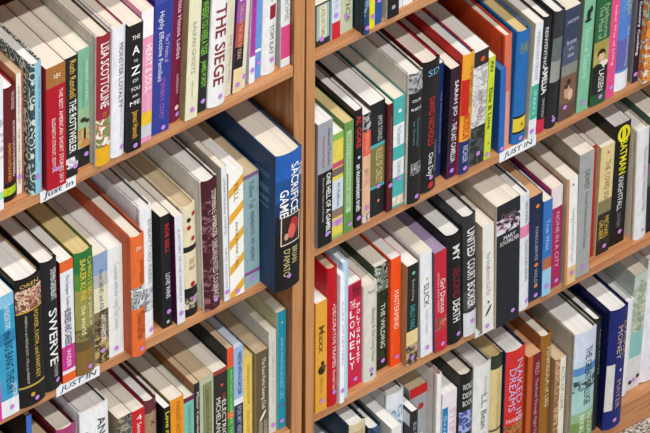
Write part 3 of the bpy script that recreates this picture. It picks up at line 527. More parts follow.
    ('R0', 'P', 0.1054, 0.0127, -0.0060, 0.2000, '2f5c9c', 'blue paperback right of the narrow yellow one',
     {'pg': 'w', 'st': (0.568, 0.8), 'lean': 0.0}),
    ('R0', 'P', 0.1250, 0.0197, -0.0074, 0.2000, '222124', 'black spined paperback with off white cover on top right shelf',
     {'L': 'cfc9bc', 'pg': 'c', 'st': (0.5, 0.8), 'em': ('a9a9ae', 0.5, 0.91), 'lean': 0.0}),
    ('R0', 'P', 0.1453, 0.0120, 0.0016, 0.2000, 'e4e2e6', 'very thin white paperback right of the black spine, top right shelf',
     {'pg': 'w', 'st': (0.7916, 0.9), 'lean': 0.0}),
    ('R0', 'P', 0.1581, 0.0158, 0.0016, 0.2000, 'ecebea', 'plain white paperback last in view on top right shelf',
     {'pg': 'w', 'st': None, 'lean': 0.0}),
    ('R1', 'P', 0.0168, 0.0246, -0.0056, 0.2175, '1d1e22', 'black paperback with slanted grey top and white lettering against wooden side panel',
     {'pg': 'w', 'bands': [(0, 0.4, 'a3a5ae')], 'L': '8d8f98', 'txt': [('ONE HELL OF A GAMBLE', 0.42, 0.92, 0.72, 0.3, 'f0f0ee', 'd', 'b'), ('Khrushchev, Castro, and Kennedy', 0.44, 0.8, 0.36, 0.14, 'c9c9c9'), ('Aleksandr Fursenko', 0.06, 0.36, 0.74, 0.2, '5c6478'), ('Timothy Naftali', 0.1, 0.36, 0.36, 0.2, 'b0535c')], 'st': (0.62, 0.91), 'lean': 0.0009}),
    ('R1', 'P', 0.0420, 0.0194, -0.0026, 0.1837, 'dfcf5e', 'yellow paperback with grey and pink bars and white label panel',
     {'pg': 'w', 'bands': [(0, 0.06, '8fb85c'), (0.27, 0.32, 'c8567a'), (0.33, 0.4, '7d6a6c'), (0.44, 0.72, 'cfd8e0'), (0.72, 0.8, '8f7c70'), (0.82, 0.88, 'c9a0c9'), (0.97, 1, 'a0c06a')], 'txt': [('M Hoffman', 0.48, 0.7, 0.5765, 0.271, '6a7a90')], 'st': (0.5765, 0.86), 'lean': -0.0002}),
    ('R1', 'P', 0.0621, 0.0156, -0.0028, 0.1940, '6e9a58', 'green paperback with pale green panel on spine',
     {'pg': 'y', 'L': '5c8448', 'patch': [(0.25, 0.75, 0.08, 0.82, 'b4cfa4')], 'txt': [('GREEN LANGUAGE BOOK', 0.1, 0.78, 0.5, 0.3, '7f9f70')], 'st': (0.6, 0.93), 'lean': -0.0016}),
    ('R1', 'P', 0.0800, 0.0122, -0.0031, 0.2071, '1b1d24', 'narrow black paperback with red name and white title on spine',
     {'pg': 'w', 'txt': [('AL GORE', 0.05, 0.32, 0.5, 0.6, 'd8343c'), ('an inconvenient truth', 0.46, 0.86, 0.5, 0.6, 'eef0f2')], 'em': ('b4c4e0', 0.5, 0.4, 0.6), 'st': (0.5, 0.92), 'lean': -0.0052}),
    ('R1', 'P', 0.0928, 0.0131, -0.0027, 0.1922, 'e0b69c', 'peach paperback with coral block and black and white head',
     {'pg': 'w', 'bands': [(0, 0.16, 'pic:e6e6e6,9a9a9a,2a2a2c'), (0.16, 0.38, 'e0624c'), (0.92, 1, 'pic:2a2a30,e0d0c8,5c5c60')], 'txt': [('BOSSYPANTS', 0.18, 0.36, 0.5193, 0.3846, 'f0b4a4'), ('MY FL', 0.5, 0.66, 0.5193, 0.5768, 'caa08a')], 'st': (0.5674, 0.86), 'lean': -0.0019}),
    ('R1', 'P', 0.1065, 0.0251, 0.0005, 0.1991, '23282c', 'black paperback with olive panel and teal line, white lettering',
     {'pg': 'w', 'bands': [(0.36, 0.39, '4fb0b4'), (0.39, 0.73, '867a4a'), (0.73, 0.755, '4fb0b4')], 'txt': [('AMOR TOWLES', 0.12, 0.34, 0.6612, 0.288, 'c9ccc8'), ('RULES OF CIVILITY', 0.41, 0.72, 0.6188, 0.4235, 'd9d0a4')], 'em': ('d98a5c', 0.5765, 0.87, 0.28), 'st': (0.5765, 0.74), 'lean': -0.0023}),
    ('R1', 'P', 0.1322, 0.0098, -0.0042, 0.1903, '5c2226', 'narrow dark brown red paperback left of teal spine',
     {'pg': 'c', 'txt': [('THE FORGOTTEN GARDEN WELL', 0.12, 0.7, 0.5, 0.3, 'a86c70')], 'st': (0.5, 0.75), 'lean': -0.0027}),
    ('R1', 'P', 0.1426, 0.0185, -0.0028, 0.1931, '4fb3b0', 'teal paperback with white panels and drawn flowers on spine',
     {'pg': 'c', 'bands': [(0.24, 0.44, 'e3e8ea'), (0.56, 0.72, 'dfe4e8'), (0.9, 0.98, 'pic:4fb3b0,e0c8b0,e9e6e0')], 'txt': [('The Gardener', 0.26, 0.43, 0.5344, 0.3725, '94a4b0'), ('OTHER BIRDS', 0.58, 0.71, 0.5344, 0.2794, '94a4b0')], 'em': ('e6e4dc', 0.5344, 0.12, 0.5), 'st': (0.5344, 0.74), 'lean': -0.0034}),
    ('R1', 'H', 0.1618, 0.0238, -0.0107, 0.2269, '242528', 'black spined hardcover with pale cover and grey photograph head',
     {'L': 'd2ccc0', 'pg': 'w', 'flap': '2a2a2c', 'bands': [(0, 0.14, 'pic:8c8e90,b4b6b8,55575a')], 'txt': [('OUR', 0.2, 0.6, 0.5, 0.2, 'eeeeec', 'h'), ('KIDS', 0.265, 0.66, 0.5, 0.2, 'eeeeec', 'h'), ('The American Dream', 0.34, 0.56, 0.6, 0.14, '6fa0a4'), ('in Crisis', 0.36, 0.54, 0.35, 0.12, '6fa0a4'), ('ROBERT D.', 0.71, 0.7, 0.55, 0.1, 'c4c4c4', 'h'), ('PUTNAM', 0.75, 0.7, 0.55, 0.1, 'c4c4c4', 'h')], 'st': (0.6, 0.95), 'lean': 0.0024}),
    ('R1', 'H', 0.1862, 0.0299, -0.0046, 0.2277, '232427', 'black hardcover with red edging, pale blue letters and red name on spine',
     {'L': '5c1c26', 'pg': 'c', 'flap': 'c0304a', 'txt': [('SD', 0.08, 0.6397, 0.6002, 0.3598, '82b4d4', 'h'), ('DAVID NICHOLLS', 0.27, 0.64, 0.5362, 0.3198, 'cf3c44'), ('One Day', 0.7, 0.88, 0.5362, 0.3678, 'f0f0f0'), ('YOU CAN LIVE YOUR WHOLE LIFE', 0.62, 0.86, 0.8401, 0.1119, 'b4b4b8')], 'em': ('c23240', 0.6002, 0.95, 0.5), 'st': (0.6002, 0.89), 'lean': 0.0127}),
    ('R1', 'P', 0.2188, 0.0147, 0.0113, 0.1996, '1f3768', 'narrow dark blue paperback tucked between two black and purple spines',
     {'pg': 'w', 'txt': [('THE ENGLISH PASSENGER', 0.25, 0.8, 0.7715, 0.1828, '8496bc')], 'st': None, 'lean': 0.013}),
    ('R1', 'P', 0.2341, 0.0160, -0.0006, 0.1924, '372236', 'dark purple paperback with white lettering beside yellow spine',
     {'L': '221c2c', 'pg': 'c', 'txt': [('SARAH JIO', 0.12, 0.44, 0.6, 0.5, 'eae4ea'), ('THE LAST CAMELLIA', 0.5, 0.86, 0.6, 0.5, 'e0dce0')], 'bands': [(0.85, 1, '4f1c50')], 'em': ('c23a68', 0.5, 0.47, 0.25), 'st': (0.5, 0.93), 'lean': 0.0196}),
    ('R1', 'H', 0.2508, 0.0208, -0.0049, 0.2069, 'e6a93a', 'yellow hardcover with red panel and navy foot on spine',
     {'L': 'c22a26', 'pg': 'w', 'flap': '33507c', 'bands': [(0.24, 0.52, 'd8a83c'), (0.72, 1, '2a3a70')], 'cols': [], 'patch': [(0.05, 0.6, 0.2, 0.5, 'c62f24')], 'txt': [('A BOBBY GOLD', 0.1, 0.44, 0.72, 0.26, 'a5702c'), ('MORDECAI', 0.5, 0.7, 0.5, 0.55, 'd2502c'), ('RICHLER', 0.76, 0.9, 0.5, 0.4, 'c9d0e4')], 'st': (0.5, 0.95), 'lean': 0.0204}),
    ('R1', 'P', 0.2722, 0.0248, -0.0006, 0.1994, '5d5e5c', 'grey black paperback with orange emblem and white mid section',
     {'L': 'ddd8cc', 'pg': 'w', 'bands': [(0, 0.13, '3a3230'), (0.13, 0.4, 'pic:c9c9c9,b0b0b0,dcdcdc'), (0.4, 0.66, 'pic:c4c4c2,dcdada,a8a6a8'), (0.66, 1, 'pic:3c3e3c,2c2e2c,55585a')], 'txt': [('Juno Diaz', 0.34, 0.62, 0.5543, 0.4457, 'b48c94')], 'em': ('cf5c3a', 0.5543, 0.07, 0.5), 'st': (0.5543, 0.9), 'lean': 0.0222}),
    ('R1', 'P', 0.2976, 0.0109, -0.0006, 0.1785, 'c8d63c', 'narrow lime green paperback with dark script',
     {'pg': 'w', 'txt': [('Elsie & Love', 0.3, 0.7, 0.5115, 0.5862, '4a5a2c'), ('AN', 0.03, 0.14, 0.5115, 0.4885, '44502c')], 'em': ('c83a2c', 0.5115, 0.84, 0.3), 'st': (0.4138, 0.95), 'lean': 0.0234}),
    ('R1', 'P', 0.3211, 0.0102, -0.0016, 0.1465, '2f6fb8', 'blue paperback jutting past the shelf edge over a paper label',
     {'L': '2358a0', 'pg': 'u', 'st': (0.5, 0.95), 'stg': 1, 'lean': -0.0012}),
    ('R1', 'H', 0.3318, 0.0132, 0.0037, 0.1964, 'd8785a', 'big orange red hardcover with broad bare cover rising above its neighbours',
     {'L': 'c8502c', 'pg': 'c', 'txt': [('AMERICAN WOMAN', 0.1, 0.6, 0.7391, 0.2088, 'e8a890')], 'bands': [(0.5, 1, 'dba090')], 'st': None, 'lean': -0.0023}),
    ('R1', 'H', 0.3456, 0.0222, -0.0016, 0.1957, '2a72b4', 'bright blue hardcover with black edged yellow panel low on spine',
     {'pg': 'y', 'flap': '8c7a50', 'bands': [(0.75, 0.77, '1d2024'), (0.77, 0.89, 'ddc63a'), (0.89, 0.91, '1d2024')], 'txt': [('ROBERT', 0.12, 0.6, 0.55, 0.1, '8fa86c', 'h'), ('CAMPBELL', 0.16, 0.7, 0.55, 0.1, '8fa86c', 'h')], 'em': ('3a3a20', 0.6, 0.83, 0.2), 'st': (0.55, 0.95), 'lean': 0.0195}),
    ('R1', 'P', 0.3704, 0.0133, -0.0027, 0.1996, 'e3e5ea', 'white paperback with teal block above its foot',
     {'L': 'cfc6ae', 'pg': 'w', 'bands': [(0.54, 0.84, '48b0a0')], 'txt': [('MERIDIAN GROVE', 0.08, 0.5, 0.5, 0.4, 'a4a8b4'), ('SPARKS', 0.58, 0.8, 0.5, 0.4, 'c0e6dc')], 'st': (0.4, 0.94), 'lean': 0.0338}),
    ('R1', 'H', 0.3843, 0.0153, -0.0027, 0.2010, '25272c', 'black hardcover with white capitals and red foot',
     {'pg': 'w', 'bands': [(0.88, 1, 'cc2f4e')], 'txt': [('REINVENTING', 0.08, 0.42, 0.394, 0.3208, 'e6e6e8'), ('AMELIA', 0.42, 0.66, 0.5544, 0.6238, 'eeeef0'), ('DIANE MICHELE', 0.7, 0.86, 0.5544, 0.2674, 'c0c0c4')], 'st': None, 'lean': 0.0334}),
    ('R1', 'H', 0.4008, 0.0181, -0.0036, 0.2005, '3c3f44', 'charcoal grey hardcover with misty photograph and dark foot',
     {'pg': 'w', 'bands': [(0, 0.22, '3a3e44'), (0.22, 0.42, '6c7274'), (0.42, 0.6, '9a9c98'), (0.6, 1, '2c2a2e')], 'st': (0.6, 0.93), 'em': ('b4b4b8', 0.5, 0.9, 0.3), 'lean': 0.0467}),
    ('R1', 'P', 0.4225, 0.0274, -0.0015, 0.1950, '3f4c66', 'dusk blue paperback with embracing couple photograph low on spine',
     {'pg': 'c', 'bands': [(0, 0.32, '3f4a64'), (0.32, 0.5, '515e74'), (0.5, 0.66, '8a8c84'), (0.6, 0.86, '7d6152'), (0.86, 1, '6a5048')], 'bl': [('c79c84', 0.42, 0.75, 0.2, 0.42), ('3c2c26', 0.5, 0.66, 0.12, 0.16, 0.0009), ('d8b49c', 0.62, 0.78, 0.16, 0.36, 0.001), ('4a342c', 0.36, 0.7, 0.1, 0.12, 0.0011)], 'txt': [('the moment', 0.3, 0.6, 0.5, 0.08, 'cfd4de', 'h'), ('of a', 0.36, 0.3, 0.5, 0.06, 'cfd4de', 'h'), ('when', 0.42, 0.4, 0.5, 0.06, 'cfd4de', 'h'), ('JANE SMITH', 0.12, 0.7, 0.5, 0.07, 'c4cad8', 'h')], 'st': (0.35, 0.88), 'lean': 0.0319}),
    ('R1', 'P', 0.4534, 0.0196, -0.0018, 0.1966, '82bda0', 'mint green paperback with black silhouette at top of spine',
     {'L': '8c8c74', 'pg': 't', 'bl': [('24302c', 0.42, 0.14, 0.16, 0.5), ('24302c', 0.62, 0.1, 0.12, 0.3), ('24302c', 0.4, 0.19, 0.3, 0.14)], 'txt': [('Shadow Theatre', 0.26, 0.7, 0.5, 0.45, 'bce0cc')], 'st': (0.5, 0.92), 'lean': 0.0373}),
    ('R1', 'P', 0.4754, 0.0264, -0.0042, 0.1941, '2c6a44', 'green to black paperback with young man portrait on spine',
     {'pg': 'c', 'L': '4c5a34', 'bands': [(0.42, 0.5, 'a49c54'), (0.5, 0.64, 'b0a868'), (0.64, 0.9, '212624'), (0.9, 1, '2c5c40')], 'bl': [('3a2a20', 0.5, 0.535, 0.27, 0.3), ('e0b49c', 0.5, 0.56, 0.2, 0.3, 0.0009), ('3a2a20', 0.5, 0.515, 0.2, 0.12, 0.0011), ('e6ddd0', 0.66, 0.63, 0.3, 0.22), ('1f2322', 0.3, 0.655, 0.3, 0.25, 0.0009)], 'txt': [('KLASSEN', 0.65, 0.88, 0.6, 0.36, 'eceae4'), ('The Maid of', 0.1, 0.4, 0.35, 0.3, 'a9c8a4'), ('Fairbourne', 0.1, 0.4, 0.7, 0.3, 'a9c8a4')], 'st': (0.6, 0.93), 'lean': 0.0272}),
    ('R1', 'P', 0.5023, 0.0149, -0.0030, 0.1900, 'e0558e', 'hot pink paperback on the upper right shelf',
     {'pg': 'w', 'txt': [('Isabel Way of Living', 0.15, 0.7, 0.5361, 0.3711, 'f6d4e2')], 'st': (0.5361, 0.9), 'lean': 0.0262}),
    ('R1', 'H', 0.5178, 0.0273, -0.0003, 0.2000, '5f8fd0', 'light blue hardcover with yellow title head and white foot',
     {'pg': 'w', 'bands': [(0.3, 0.55, '5a86cc'), (0.55, 0.82, '6a6cb0'), (0.84, 1, 'e6e8ee')], 'txt': [('TRUTH', 0.16, 0.34, 0.6607, 0.3016, 'd8d45c'), ('How We Love Many', 0.45, 0.8, 0.6984, 0.2262, 'd4e0f2')], 'st': None, 'lean': 0.0251}),
    ('R1', 'P', 0.5510, 0.0109, 0.0009, 0.1900, '32243c', 'dark violet paperback with white lettering near right photo edge',
     {'L': '8f8a84', 'pg': 'w', 'txt': [('Country Cooking', 0.25, 0.75, 0.5, 0.5, 'eae6ee')], 'st': (0.5, 0.92), 'lean': 0.0267}),
    ('R1', 'P', 0.5625, 0.0264, -0.0094, 0.2000, 'pic:d8642c,e09a3c,b8302c,d8d0b8', 'orange and green food photograph paperback at right photo edge',
     {'pg': 'w', 'bands': [(0, 0.45, '2c8f74')], 'st': None, 'lean': 0.0267}),
    ('R2', 'P', 0.0182, 0.0190, -0.0028, 0.2038, 'e0a840', 'golden yellow paperback with dark figure and script, leftmost on its shelf',
     {'pg': 'w', 'bl': [('33281e', 0.58, 0.56, 0.14, 0.2), ('33281e', 0.5, 0.62, 0.3, 0.42), ('6a4a2c', 0.7, 0.6, 0.16, 0.2, 0.0009)], 'txt': [('Maxx', 0.22, 0.46, 0.5, 0.5, '7a5520'), ('CHILD CALL', 0.68, 0.84, 0.5, 0.3, 'b07c2c')], 'st': (0.5, 0.9), 'lean': -0.0032}),
    ('R2', 'H', 0.0377, 0.0173, -0.0035, 0.2536, 'bf1728', 'red hardcover with white lettering and deep red cover',
     {'pg': 't', 'L': 'c0182a', 'txt': [('DECORATIVE FRAMES', 0.28, 0.72, 0.6118, 0.3451, 'f4e0e0'), ('Ronald Sand', 0.74, 0.9, 0.6118, 0.3019, 'f0d4d4')], 'em': ('f0c8a8', 0.5687, 0.26, 0.25), 'st': (0.6118, 0.9), 'lean': -0.0042}),
    ('R2', 'P', 0.0557, 0.0076, -0.0070, 0.2375, 'eef0f4', 'slim white paperback standing just left of pale blue spine',
     {'pg': 'w', 'txt': [('A LIFE OF LETTERS', 0.2, 0.7, 0.6, 0.3, '9c94c4')], 'st': (0.6, 0.9), 'lean': -0.005}),
    ('R2', 'H', 0.0638, 0.0103, -0.0022, 0.2514, 'b8d4e8', 'thin pale blue hardcover left of the pink red one',
     {'pg': 'w', 'st': None, 'lean': -0.0059}),
    ('R2', 'P', 0.0748, 0.0299, 0.0096, 0.1918, 'cc2a50', 'pink red paperback with stacked white letters in two columns',
     {'pg': 'w', 'bands': [(0.02, 0.16, 'b8244a')], 'txt': [('BRADY', 0.05, 0.4396, 0.7069, 0.13, '5a1428', 'h'), ('UDALL', 0.1, 0.4396, 0.7069, 0.13, '5a1428', 'h'), ('THE', 0.2, 0.2931, 0.4872, 0.14, 'f6e6ea', 'h'), ('LONELY', 0.24, 0.84, 0.4652, 0.2637, 'f8ecee', 's'), ('POLYGAMIST', 0.2, 0.8, 0.8022, 0.1905, 'f8ecee', 's')], 'st': (0.6337, 0.93), 'lean': -0.0069}),
    ('R2', 'H', 0.1052, 0.0233, 0.0035, 0.1782, 'd8d6cc', 'rounded off white hardcover with grey green lettering',
     {'pg': 'c', 'txt': [('Home', 0.06, 0.5, 0.5, 0.07, '8f9488', 'h'), ('Beauty & the Long View', 0.25, 0.8, 0.6, 0.34, '8c9284')], 'em': ('4a4a48', 0.5, 0.93, 0.3), 'st': (0.5, 0.88), 'lean': -0.008}),
    ('R2', 'P', 0.1291, 0.0233, 0.0137, 0.1954, '22281f', 'dark green black paperback with leafy picture and white capitals',
     {'L': '24381f', 'pg': 'c', 'bands': [(0, 0.25, 'pic:2c3428,6c7868,c4ccc4,22281f'), (0.25, 0.9, 'pic:22281f,2c3428,3c4a30,1c201a')], 'txt': [('THE WILDING', 0.38, 0.8, 0.6205, 0.3036, 'dfe4da')], 'st': (0.6205, 0.92), 'lean': -0.009}),
    ('R2', 'P', 0.1530, 0.0170, 0.0080, 0.2002, 'ee5a22', 'vivid orange paperback with white capitals on spine',
     {'pg': 'w', 'txt': [('MASTERMIND', 0.3, 0.66, 0.55, 0.45, 'fbe6da')], 'st': (0.6, 0.92), 'lean': -0.01}),
    ('R2', 'P', 0.1706, 0.0196, -0.0035, 0.1853, '25282a', 'dark paperback with turquoise capitals and cream triangle, tan cover',
     {'L': 'b08c62', 'pg': 'w', 'bands': [(0.66, 0.8, 'e3cf9c'), (0.8, 1, 'pic:2a2826,4a4038,c0a488')], 'txt': [('SHELLY KING', 0.4, 0.64, 0.5, 0.4, '4fb4ac'), ('Everything', 0.15, 0.36, 0.5, 0.3, 'b4ac9c')], 'em': ('7ab89c', 0.5, 0.08, 0.45), 'st': (0.5, 0.93), 'lean': -0.0044}),
    ('R2', 'P', 0.1970, 0.0202, -0.0025, 0.1937, 'e6e8ec', 'white paperback with black slanted lettering and small yellow motif',
     {'pg': 'c', 'txt': [('SLICK', 0.3, 0.52, 0.5, 0.44, '4a4e58'), ('STORIES BY SOMEBODY', 0.55, 0.8, 0.5, 0.15, 'b0b4be')], 'em': ('d8a83c', 0.55, 0.25, 0.25), 'st': (0.5, 0.92), 'lean': -0.0282}),
    ('R2', 'P', 0.2177, 0.0209, -0.0069, 0.1876, 'c22a40', 'red paperback with white script and small picture below',
     {'L': '4f3a5c', 'pg': 'v', 'bands': [(0.66, 0.78, 'pic:e0d4c4,c22a40,8c5a44')], 'txt': [('Girl Dances', 0.28, 0.62, 0.66, 0.4, 'f6e6e8'), ('WITH FLY AWAY DREAMS', 0.2, 0.6, 0.3, 0.15, 'eec4ca')], 'st': (0.6, 0.93), 'lean': -0.029}),
    ('R2', 'H', 0.2392, 0.0278, -0.0072, 0.2046, '1b1b1e', 'black hardcover with tall white and dark red capitals',
     {'pg': 'w', 'txt': [('MY', 0.1, 0.24, 0.5529, 0.4292, 'e9e7e4', 'd', 'b'), ('SECOND', 0.3, 0.58, 0.5529, 0.4292, '8c2c34', 'd', 'b'), ('DEATH', 0.6, 0.8, 0.5529, 0.4471, 'eceae8', 'd', 'b')], 'st': (0.6423, 0.92), 'lean': -0.03}),
    ('R2', 'H', 0.2676, 0.0229, -0.0074, 0.2245, '3a3b3f', 'charcoal hardcover with blocky white capitals and white foot',
     {'pg': 'w', 'bands': [(0.62, 0.78, '505256'), (0.8, 1, 'd8d8de')], 'txt': [('UNITED', 0.1, 0.33, 0.55, 0.6, 'e9e9e9', 'd', 'b'), ('COURT', 0.36, 0.53, 0.55, 0.6, 'e9e9e9', 'd', 'b'), ('BOOKER', 0.55, 0.76, 0.55, 0.6, 'e9e9e9', 'd', 'b')], 'st': (0.6, 0.88), 'lean': -0.031}),
    ('R2', 'P', 0.2928, 0.0197, -0.0150, 0.2002, 'e3e2dd', 'white paperback with red title words and small spoon drawing on spine',
     {'L': 'b3a48e', 'pg': 'c', 'txt': [('The Soul', 0.25, 0.4, 0.5, 0.3, '8a8c8a'), ('Kitchen Soul Pot', 0.4, 0.66, 0.5, 0.34, 'c88c90')], 'em': ('6a2c34', 0.5, 0.72, 0.3), 'em2': ('44403c', 0.5, 0.8), 'st': (0.4, 0.94), 'stg': 1, 'lean': -0.0273}),
    ('R2', 'P', 0.3130, 0.0407, -0.0185, 0.2279, '262a34', 'thick dark navy paperback with small white figures, jutting over shelf label',
     {'L': 'c8bca8', 'pg': 'c', 'bands': [(0.12, 0.24, 'pic:262a34,d8d8e4,b0889c,262a34')], 'txt': [('Crosses', 0.1, 0.6, 0.5, 0.08, '8c7c84', 'h'), ('MARY', 0.28, 0.5, 0.55, 0.06, 'e6e6ea', 'h'), ('SCHUMACHER', 0.32, 0.8, 0.55, 0.06, 'e6e6ea', 'h')], 'st': (0.7, 0.91), 'stg': 1, 'lean': -0.0222}),
    ('R2', 'H', 0.3551, 0.0228, -0.0114, 0.2148, 'dfe2ea', 'white hardcover with pink patch right of the thick navy spine',
     {'pg': 'w', 'flap': '2c2c34', 'bands': [(0.26, 0.36, 'e08cb4')], 'txt': [('IAN KING', 0.06, 0.24, 0.6753, 0.2598, '8c94a8'), ('DIAMOND RING', 0.4, 0.75, 0.6753, 0.2598, '9aa0b0')], 'st': (0.7402, 0.93), 'lean': -0.0235}),
    ('R2', 'P', 0.3785, 0.0230, -0.0049, 0.1961, '232f52', 'navy paperback with orange dots on spine',
     {'L': '20283c', 'pg': 'o', 'txt': [('MARGUERITE', 0.3, 0.62, 0.5861, 0.2152, 'a8b0c8'), ('WILD', 0.7, 0.84, 0.5861, 0.2152, 'a8b0c8')], 'dots': [('d9884c', 0.5861, 0.1), ('d9884c', 0.5861, 0.66), ('d9884c', 0.5861, 0.86)], 'st': (0.5861, 0.95), 'lean': -0.0127}),
    ('R2', 'P', 0.4021, 0.0156, -0.0070, 0.1781, '3a78bc', 'blue paperback with brown block and pale foot on spine',
     {'pg': 'c', 'bands': [(0.6, 0.72, 'b4704c'), (0.72, 1, '9cc8e0')], 'txt': [('True West', 0.2, 0.52, 0.5, 0.4, 'b4d0ec')], 'st': (0.5, 0.9), 'lean': -0.0137}),
    ('R2', 'P', 0.4182, 0.0203, -0.0015, 0.1877, 'a83264', 'magenta red paperback with oval white top on spine',
     {'pg': 'c', 'bands': [(0, 0.2, 'e4d8da')], 'txt': [('NONE IN A CITY', 0.25, 0.8, 0.6101, 0.3119, 'e6b4c8')], 'st': (0.6101, 0.93), 'lean': -0.0083}),
    ('R2', 'P', 0.4414, 0.0185, -0.0088, 0.1982, 'e9e8ea', 'white paperback with orange edge and cream foot on spine',
     {'L': 'b8aa94', 'pg': 'c', 'cols': [(0, 0.2, 'd89050')], 'bands': [(0.84, 1, 'dfc090')], 'txt': [('Living Forward Great Love', 0.3, 0.8, 0.6, 0.34, 'a4acc0')], 'em': ('3c3c44', 0.5, 0.06, 0.2), 'st': (0.6, 0.9), 'lean': -0.015}),
    ('R2', 'P', 0.4605, 0.0257, -0.0056, 0.2281, 'a6a8a8', 'mid grey paperback with dark grey lettering, taller than its left neighbour',
     {'L': '9c9080', 'pg': 'c', 'txt': [('DEWEY', 0.14, 0.3, 0.5549, 0.3205, '5c6064'), ('Decimal Classification and Changes', 0.32, 0.78, 0.5549, 0.267, '6c7074')], 'st': (0.5549, 0.93), 'lean': 0.0022}),
    ('R2', 'P', 0.4965, 0.0142, 0.0158, 0.2091, 'b4242c', 'thin red paperback between grey and cream spines',
     {'pg': 'w', 'st': None, 'lean': -0.0127}),
    ('R2', 'P', 0.5113, 0.0239, 0.0123, 0.1998, 'dcc896', 'cream paperback shading to black foot with yellow capitals',
     {'pg': 'c', 'bands': [(0.5, 0.62, '8c8060'), (0.62, 1, '33302c')], 'txt': [('THE COVID SOIL', 0.14, 0.52, 0.55, 0.36, '8c7c58'), ('MICHAEL', 0.66, 0.86, 0.7, 0.3, 'd8b44c'), ('GRUBER', 0.68, 0.86, 0.32, 0.3, 'd8b44c')], 'em': ('c8443c', 0.5, 0.06, 0.2), 'st': (0.6, 0.93), 'lean': 0.0137}),
    ('R2', 'P', 0.5358, 0.0290, 0.0154, 0.2227, '19191b', 'black paperback with large yellow vertical mark and white lettering',
     {'pg': 'w', 'txt': [('BATMAN', 0.14, 0.42, 0.6194, 0.4229, 'e6da2c', 'd', 'b'), ('KNIGHTFALL', 0.44, 0.72, 0.5771, 0.3045, 'e4e4e2'), ('DIXON MOENCH', 0.74, 0.86, 0.5771, 0.2114, '8c8c8c')], 'ring': ('e6da2c', 0.5771, 0.085), 'st': (0.6617, 0.9), 'lean': 0.0128}),
    ('R2', 'H', 0.5736, 0.0225, 0.0032, 0.2031, 'dedde2', 'white hardcover with rounded spine and cream cover at right of black one',
     {'L': 'cfc3b0', 'pg': 'w', 'txt': [('TRANSPLANTED THROUGH TIMES', 0.15, 0.75, 0.6, 0.25, 'b4a8b4')], 'em': ('b08cc0', 0.6, 0.92, 0.3), 'st': None, 'lean': -0.0137}),
    ('R2', 'P', 0.5967, 0.0261, 0.0074, 0.2168, '26282a', 'dark paperback cut off by right photo edge',
     {'pg': 'c', 'L': '3c5c4c', 'st': None, 'bands': [(0.4, 0.6, 'pic:26282a,4c7a5c,8c4c7c')], 'lean': -0.0137}),
    ('R2', 'P', 0.6239, 0.0305, 0.0066, 0.2171, '3c6a58', 'green paperback beyond right photo edge, only its page tops show',
     {'pg': 't', 'st': None, 'lean': -0.0137}),
    ('R3', 'H', 0.0434, 0.0255, 0.0123, 0.2143, 'b8b4ac', 'pale hardcover in lowest right shelf corner, only white page tops showing',
     {'pg': 'w', 'L': '6a6a6a', 'st': None, 'lean': 0.0}),
    ('R3', 'H', 0.0710, 0.0292, -0.0104, 0.2569, 'd3c6a4', 'cream spined hardcover with slate blue cover and brown panel',
     {'L': '2c4154', 'pg': 'w', 'flap': '24262a', 'patch': [(0.2, 0.8, 0.05, 0.6, 'b49c70'), (0.26, 0.74, 0.055, 0.59, 'c8b488')], 'st': None, 'lean': 0.0}),
    ('R3', 'H', 0.1024, 0.0215, -0.0130, 0.2356, '24395c', 'navy hardcover with a patterned head beside cream spine',
     {'L': '1f3040', 'pg': 'w', 'flap': '1c2026', 'bands': [(0, 0.1, 'pic:24395c,4c6488,24395c')], 'st': None, 'lean': 0.0}),
    ('R3', 'P', 0.1311, 0.0168, -0.0250, 0.2315, 'e4e2de', 'short white paperback in front of tall white hardcover with blue lettering',
     {'L': 'd8d8d6', 'pg': 'w', 'st': None, 'lean': 0.0}),
    ('R3', 'H', 0.1485, 0.0305, 0.0072, 0.2569, 'dfe2e8', 'white hardcover with pale blue capitals, dark lined page top',
     {'L': 'c4c4c2', 'pg': 'w', 'flap': '2a2c30', 'txt': [('GAIL', 0.1, 0.4, 0.713, 0.287, '6aa4cc'), ('COLLINS', 0.12, 0.7, 0.3495, 0.287, '6aa4cc')], 'st': None, 'lean': 0.0}),
    ('R3', 'P', 0.1796, 0.0114, -0.0066, 0.2205, '2c2c30', 'short black paperback with small white panel on cover, beside grey box set',
     {'L': '3a3a40', 'pg': 'w', 'txt': [('BLANK', 0.1, 0.6, 0.5, 0.5, '8c8c90')], 'lpatch': 1, 'st': None, 'lean': 0.0}),
    ('R3', 'P', 0.1976, 0.0308, 0.0211, 0.2283, 'a9aaae', 'grey spined paperback with red head and white letters',
     {'L': 'b0b0b2', 'pg': 't', 'bands': [(0, 0.075, 'c8282c')], 'txt': [('iPod & iTunes', 0.4, 0.95, 0.63, 0.37, 'f2f2f2', 'd', 'b')], 'em': ('b83c34', 0.63, 0.17, 0.5), 'st': None, 'lean': 0.0}),
    ('R3', 'H', 0.2290, 0.0095, 0.0013, 0.2548, 'ebe9e8', 'tall white hardcover with maroon inner pages left of blue and pink one',
     {'L': 'd6d0ca', 'pg': 'm', 'st': None, 'lean': 0.0}),
    ('R3', 'P', 0.2402, 0.0252, 0.0020, 0.2101, 'e6dfe4', 'white paperback with blue block and pink lettering',
     {'pg': 'w', 'patch': [(0.0, 0.4, 0.13, 1, '2f86b8')], 'txt': [('STEPHENIE', 0.16, 0.7, 0.72, 0.4, 'e0b4c0'), ('Summer', 0.2, 0.7, 0.22, 0.22, 'a4d4ec')], 'st': None, 'lean': 0.0}),
    ('R3', 'H', 0.2669, 0.0236, -0.0037, 0.2332, '232428', 'black hardcover with white blocks and blue globe on spine',
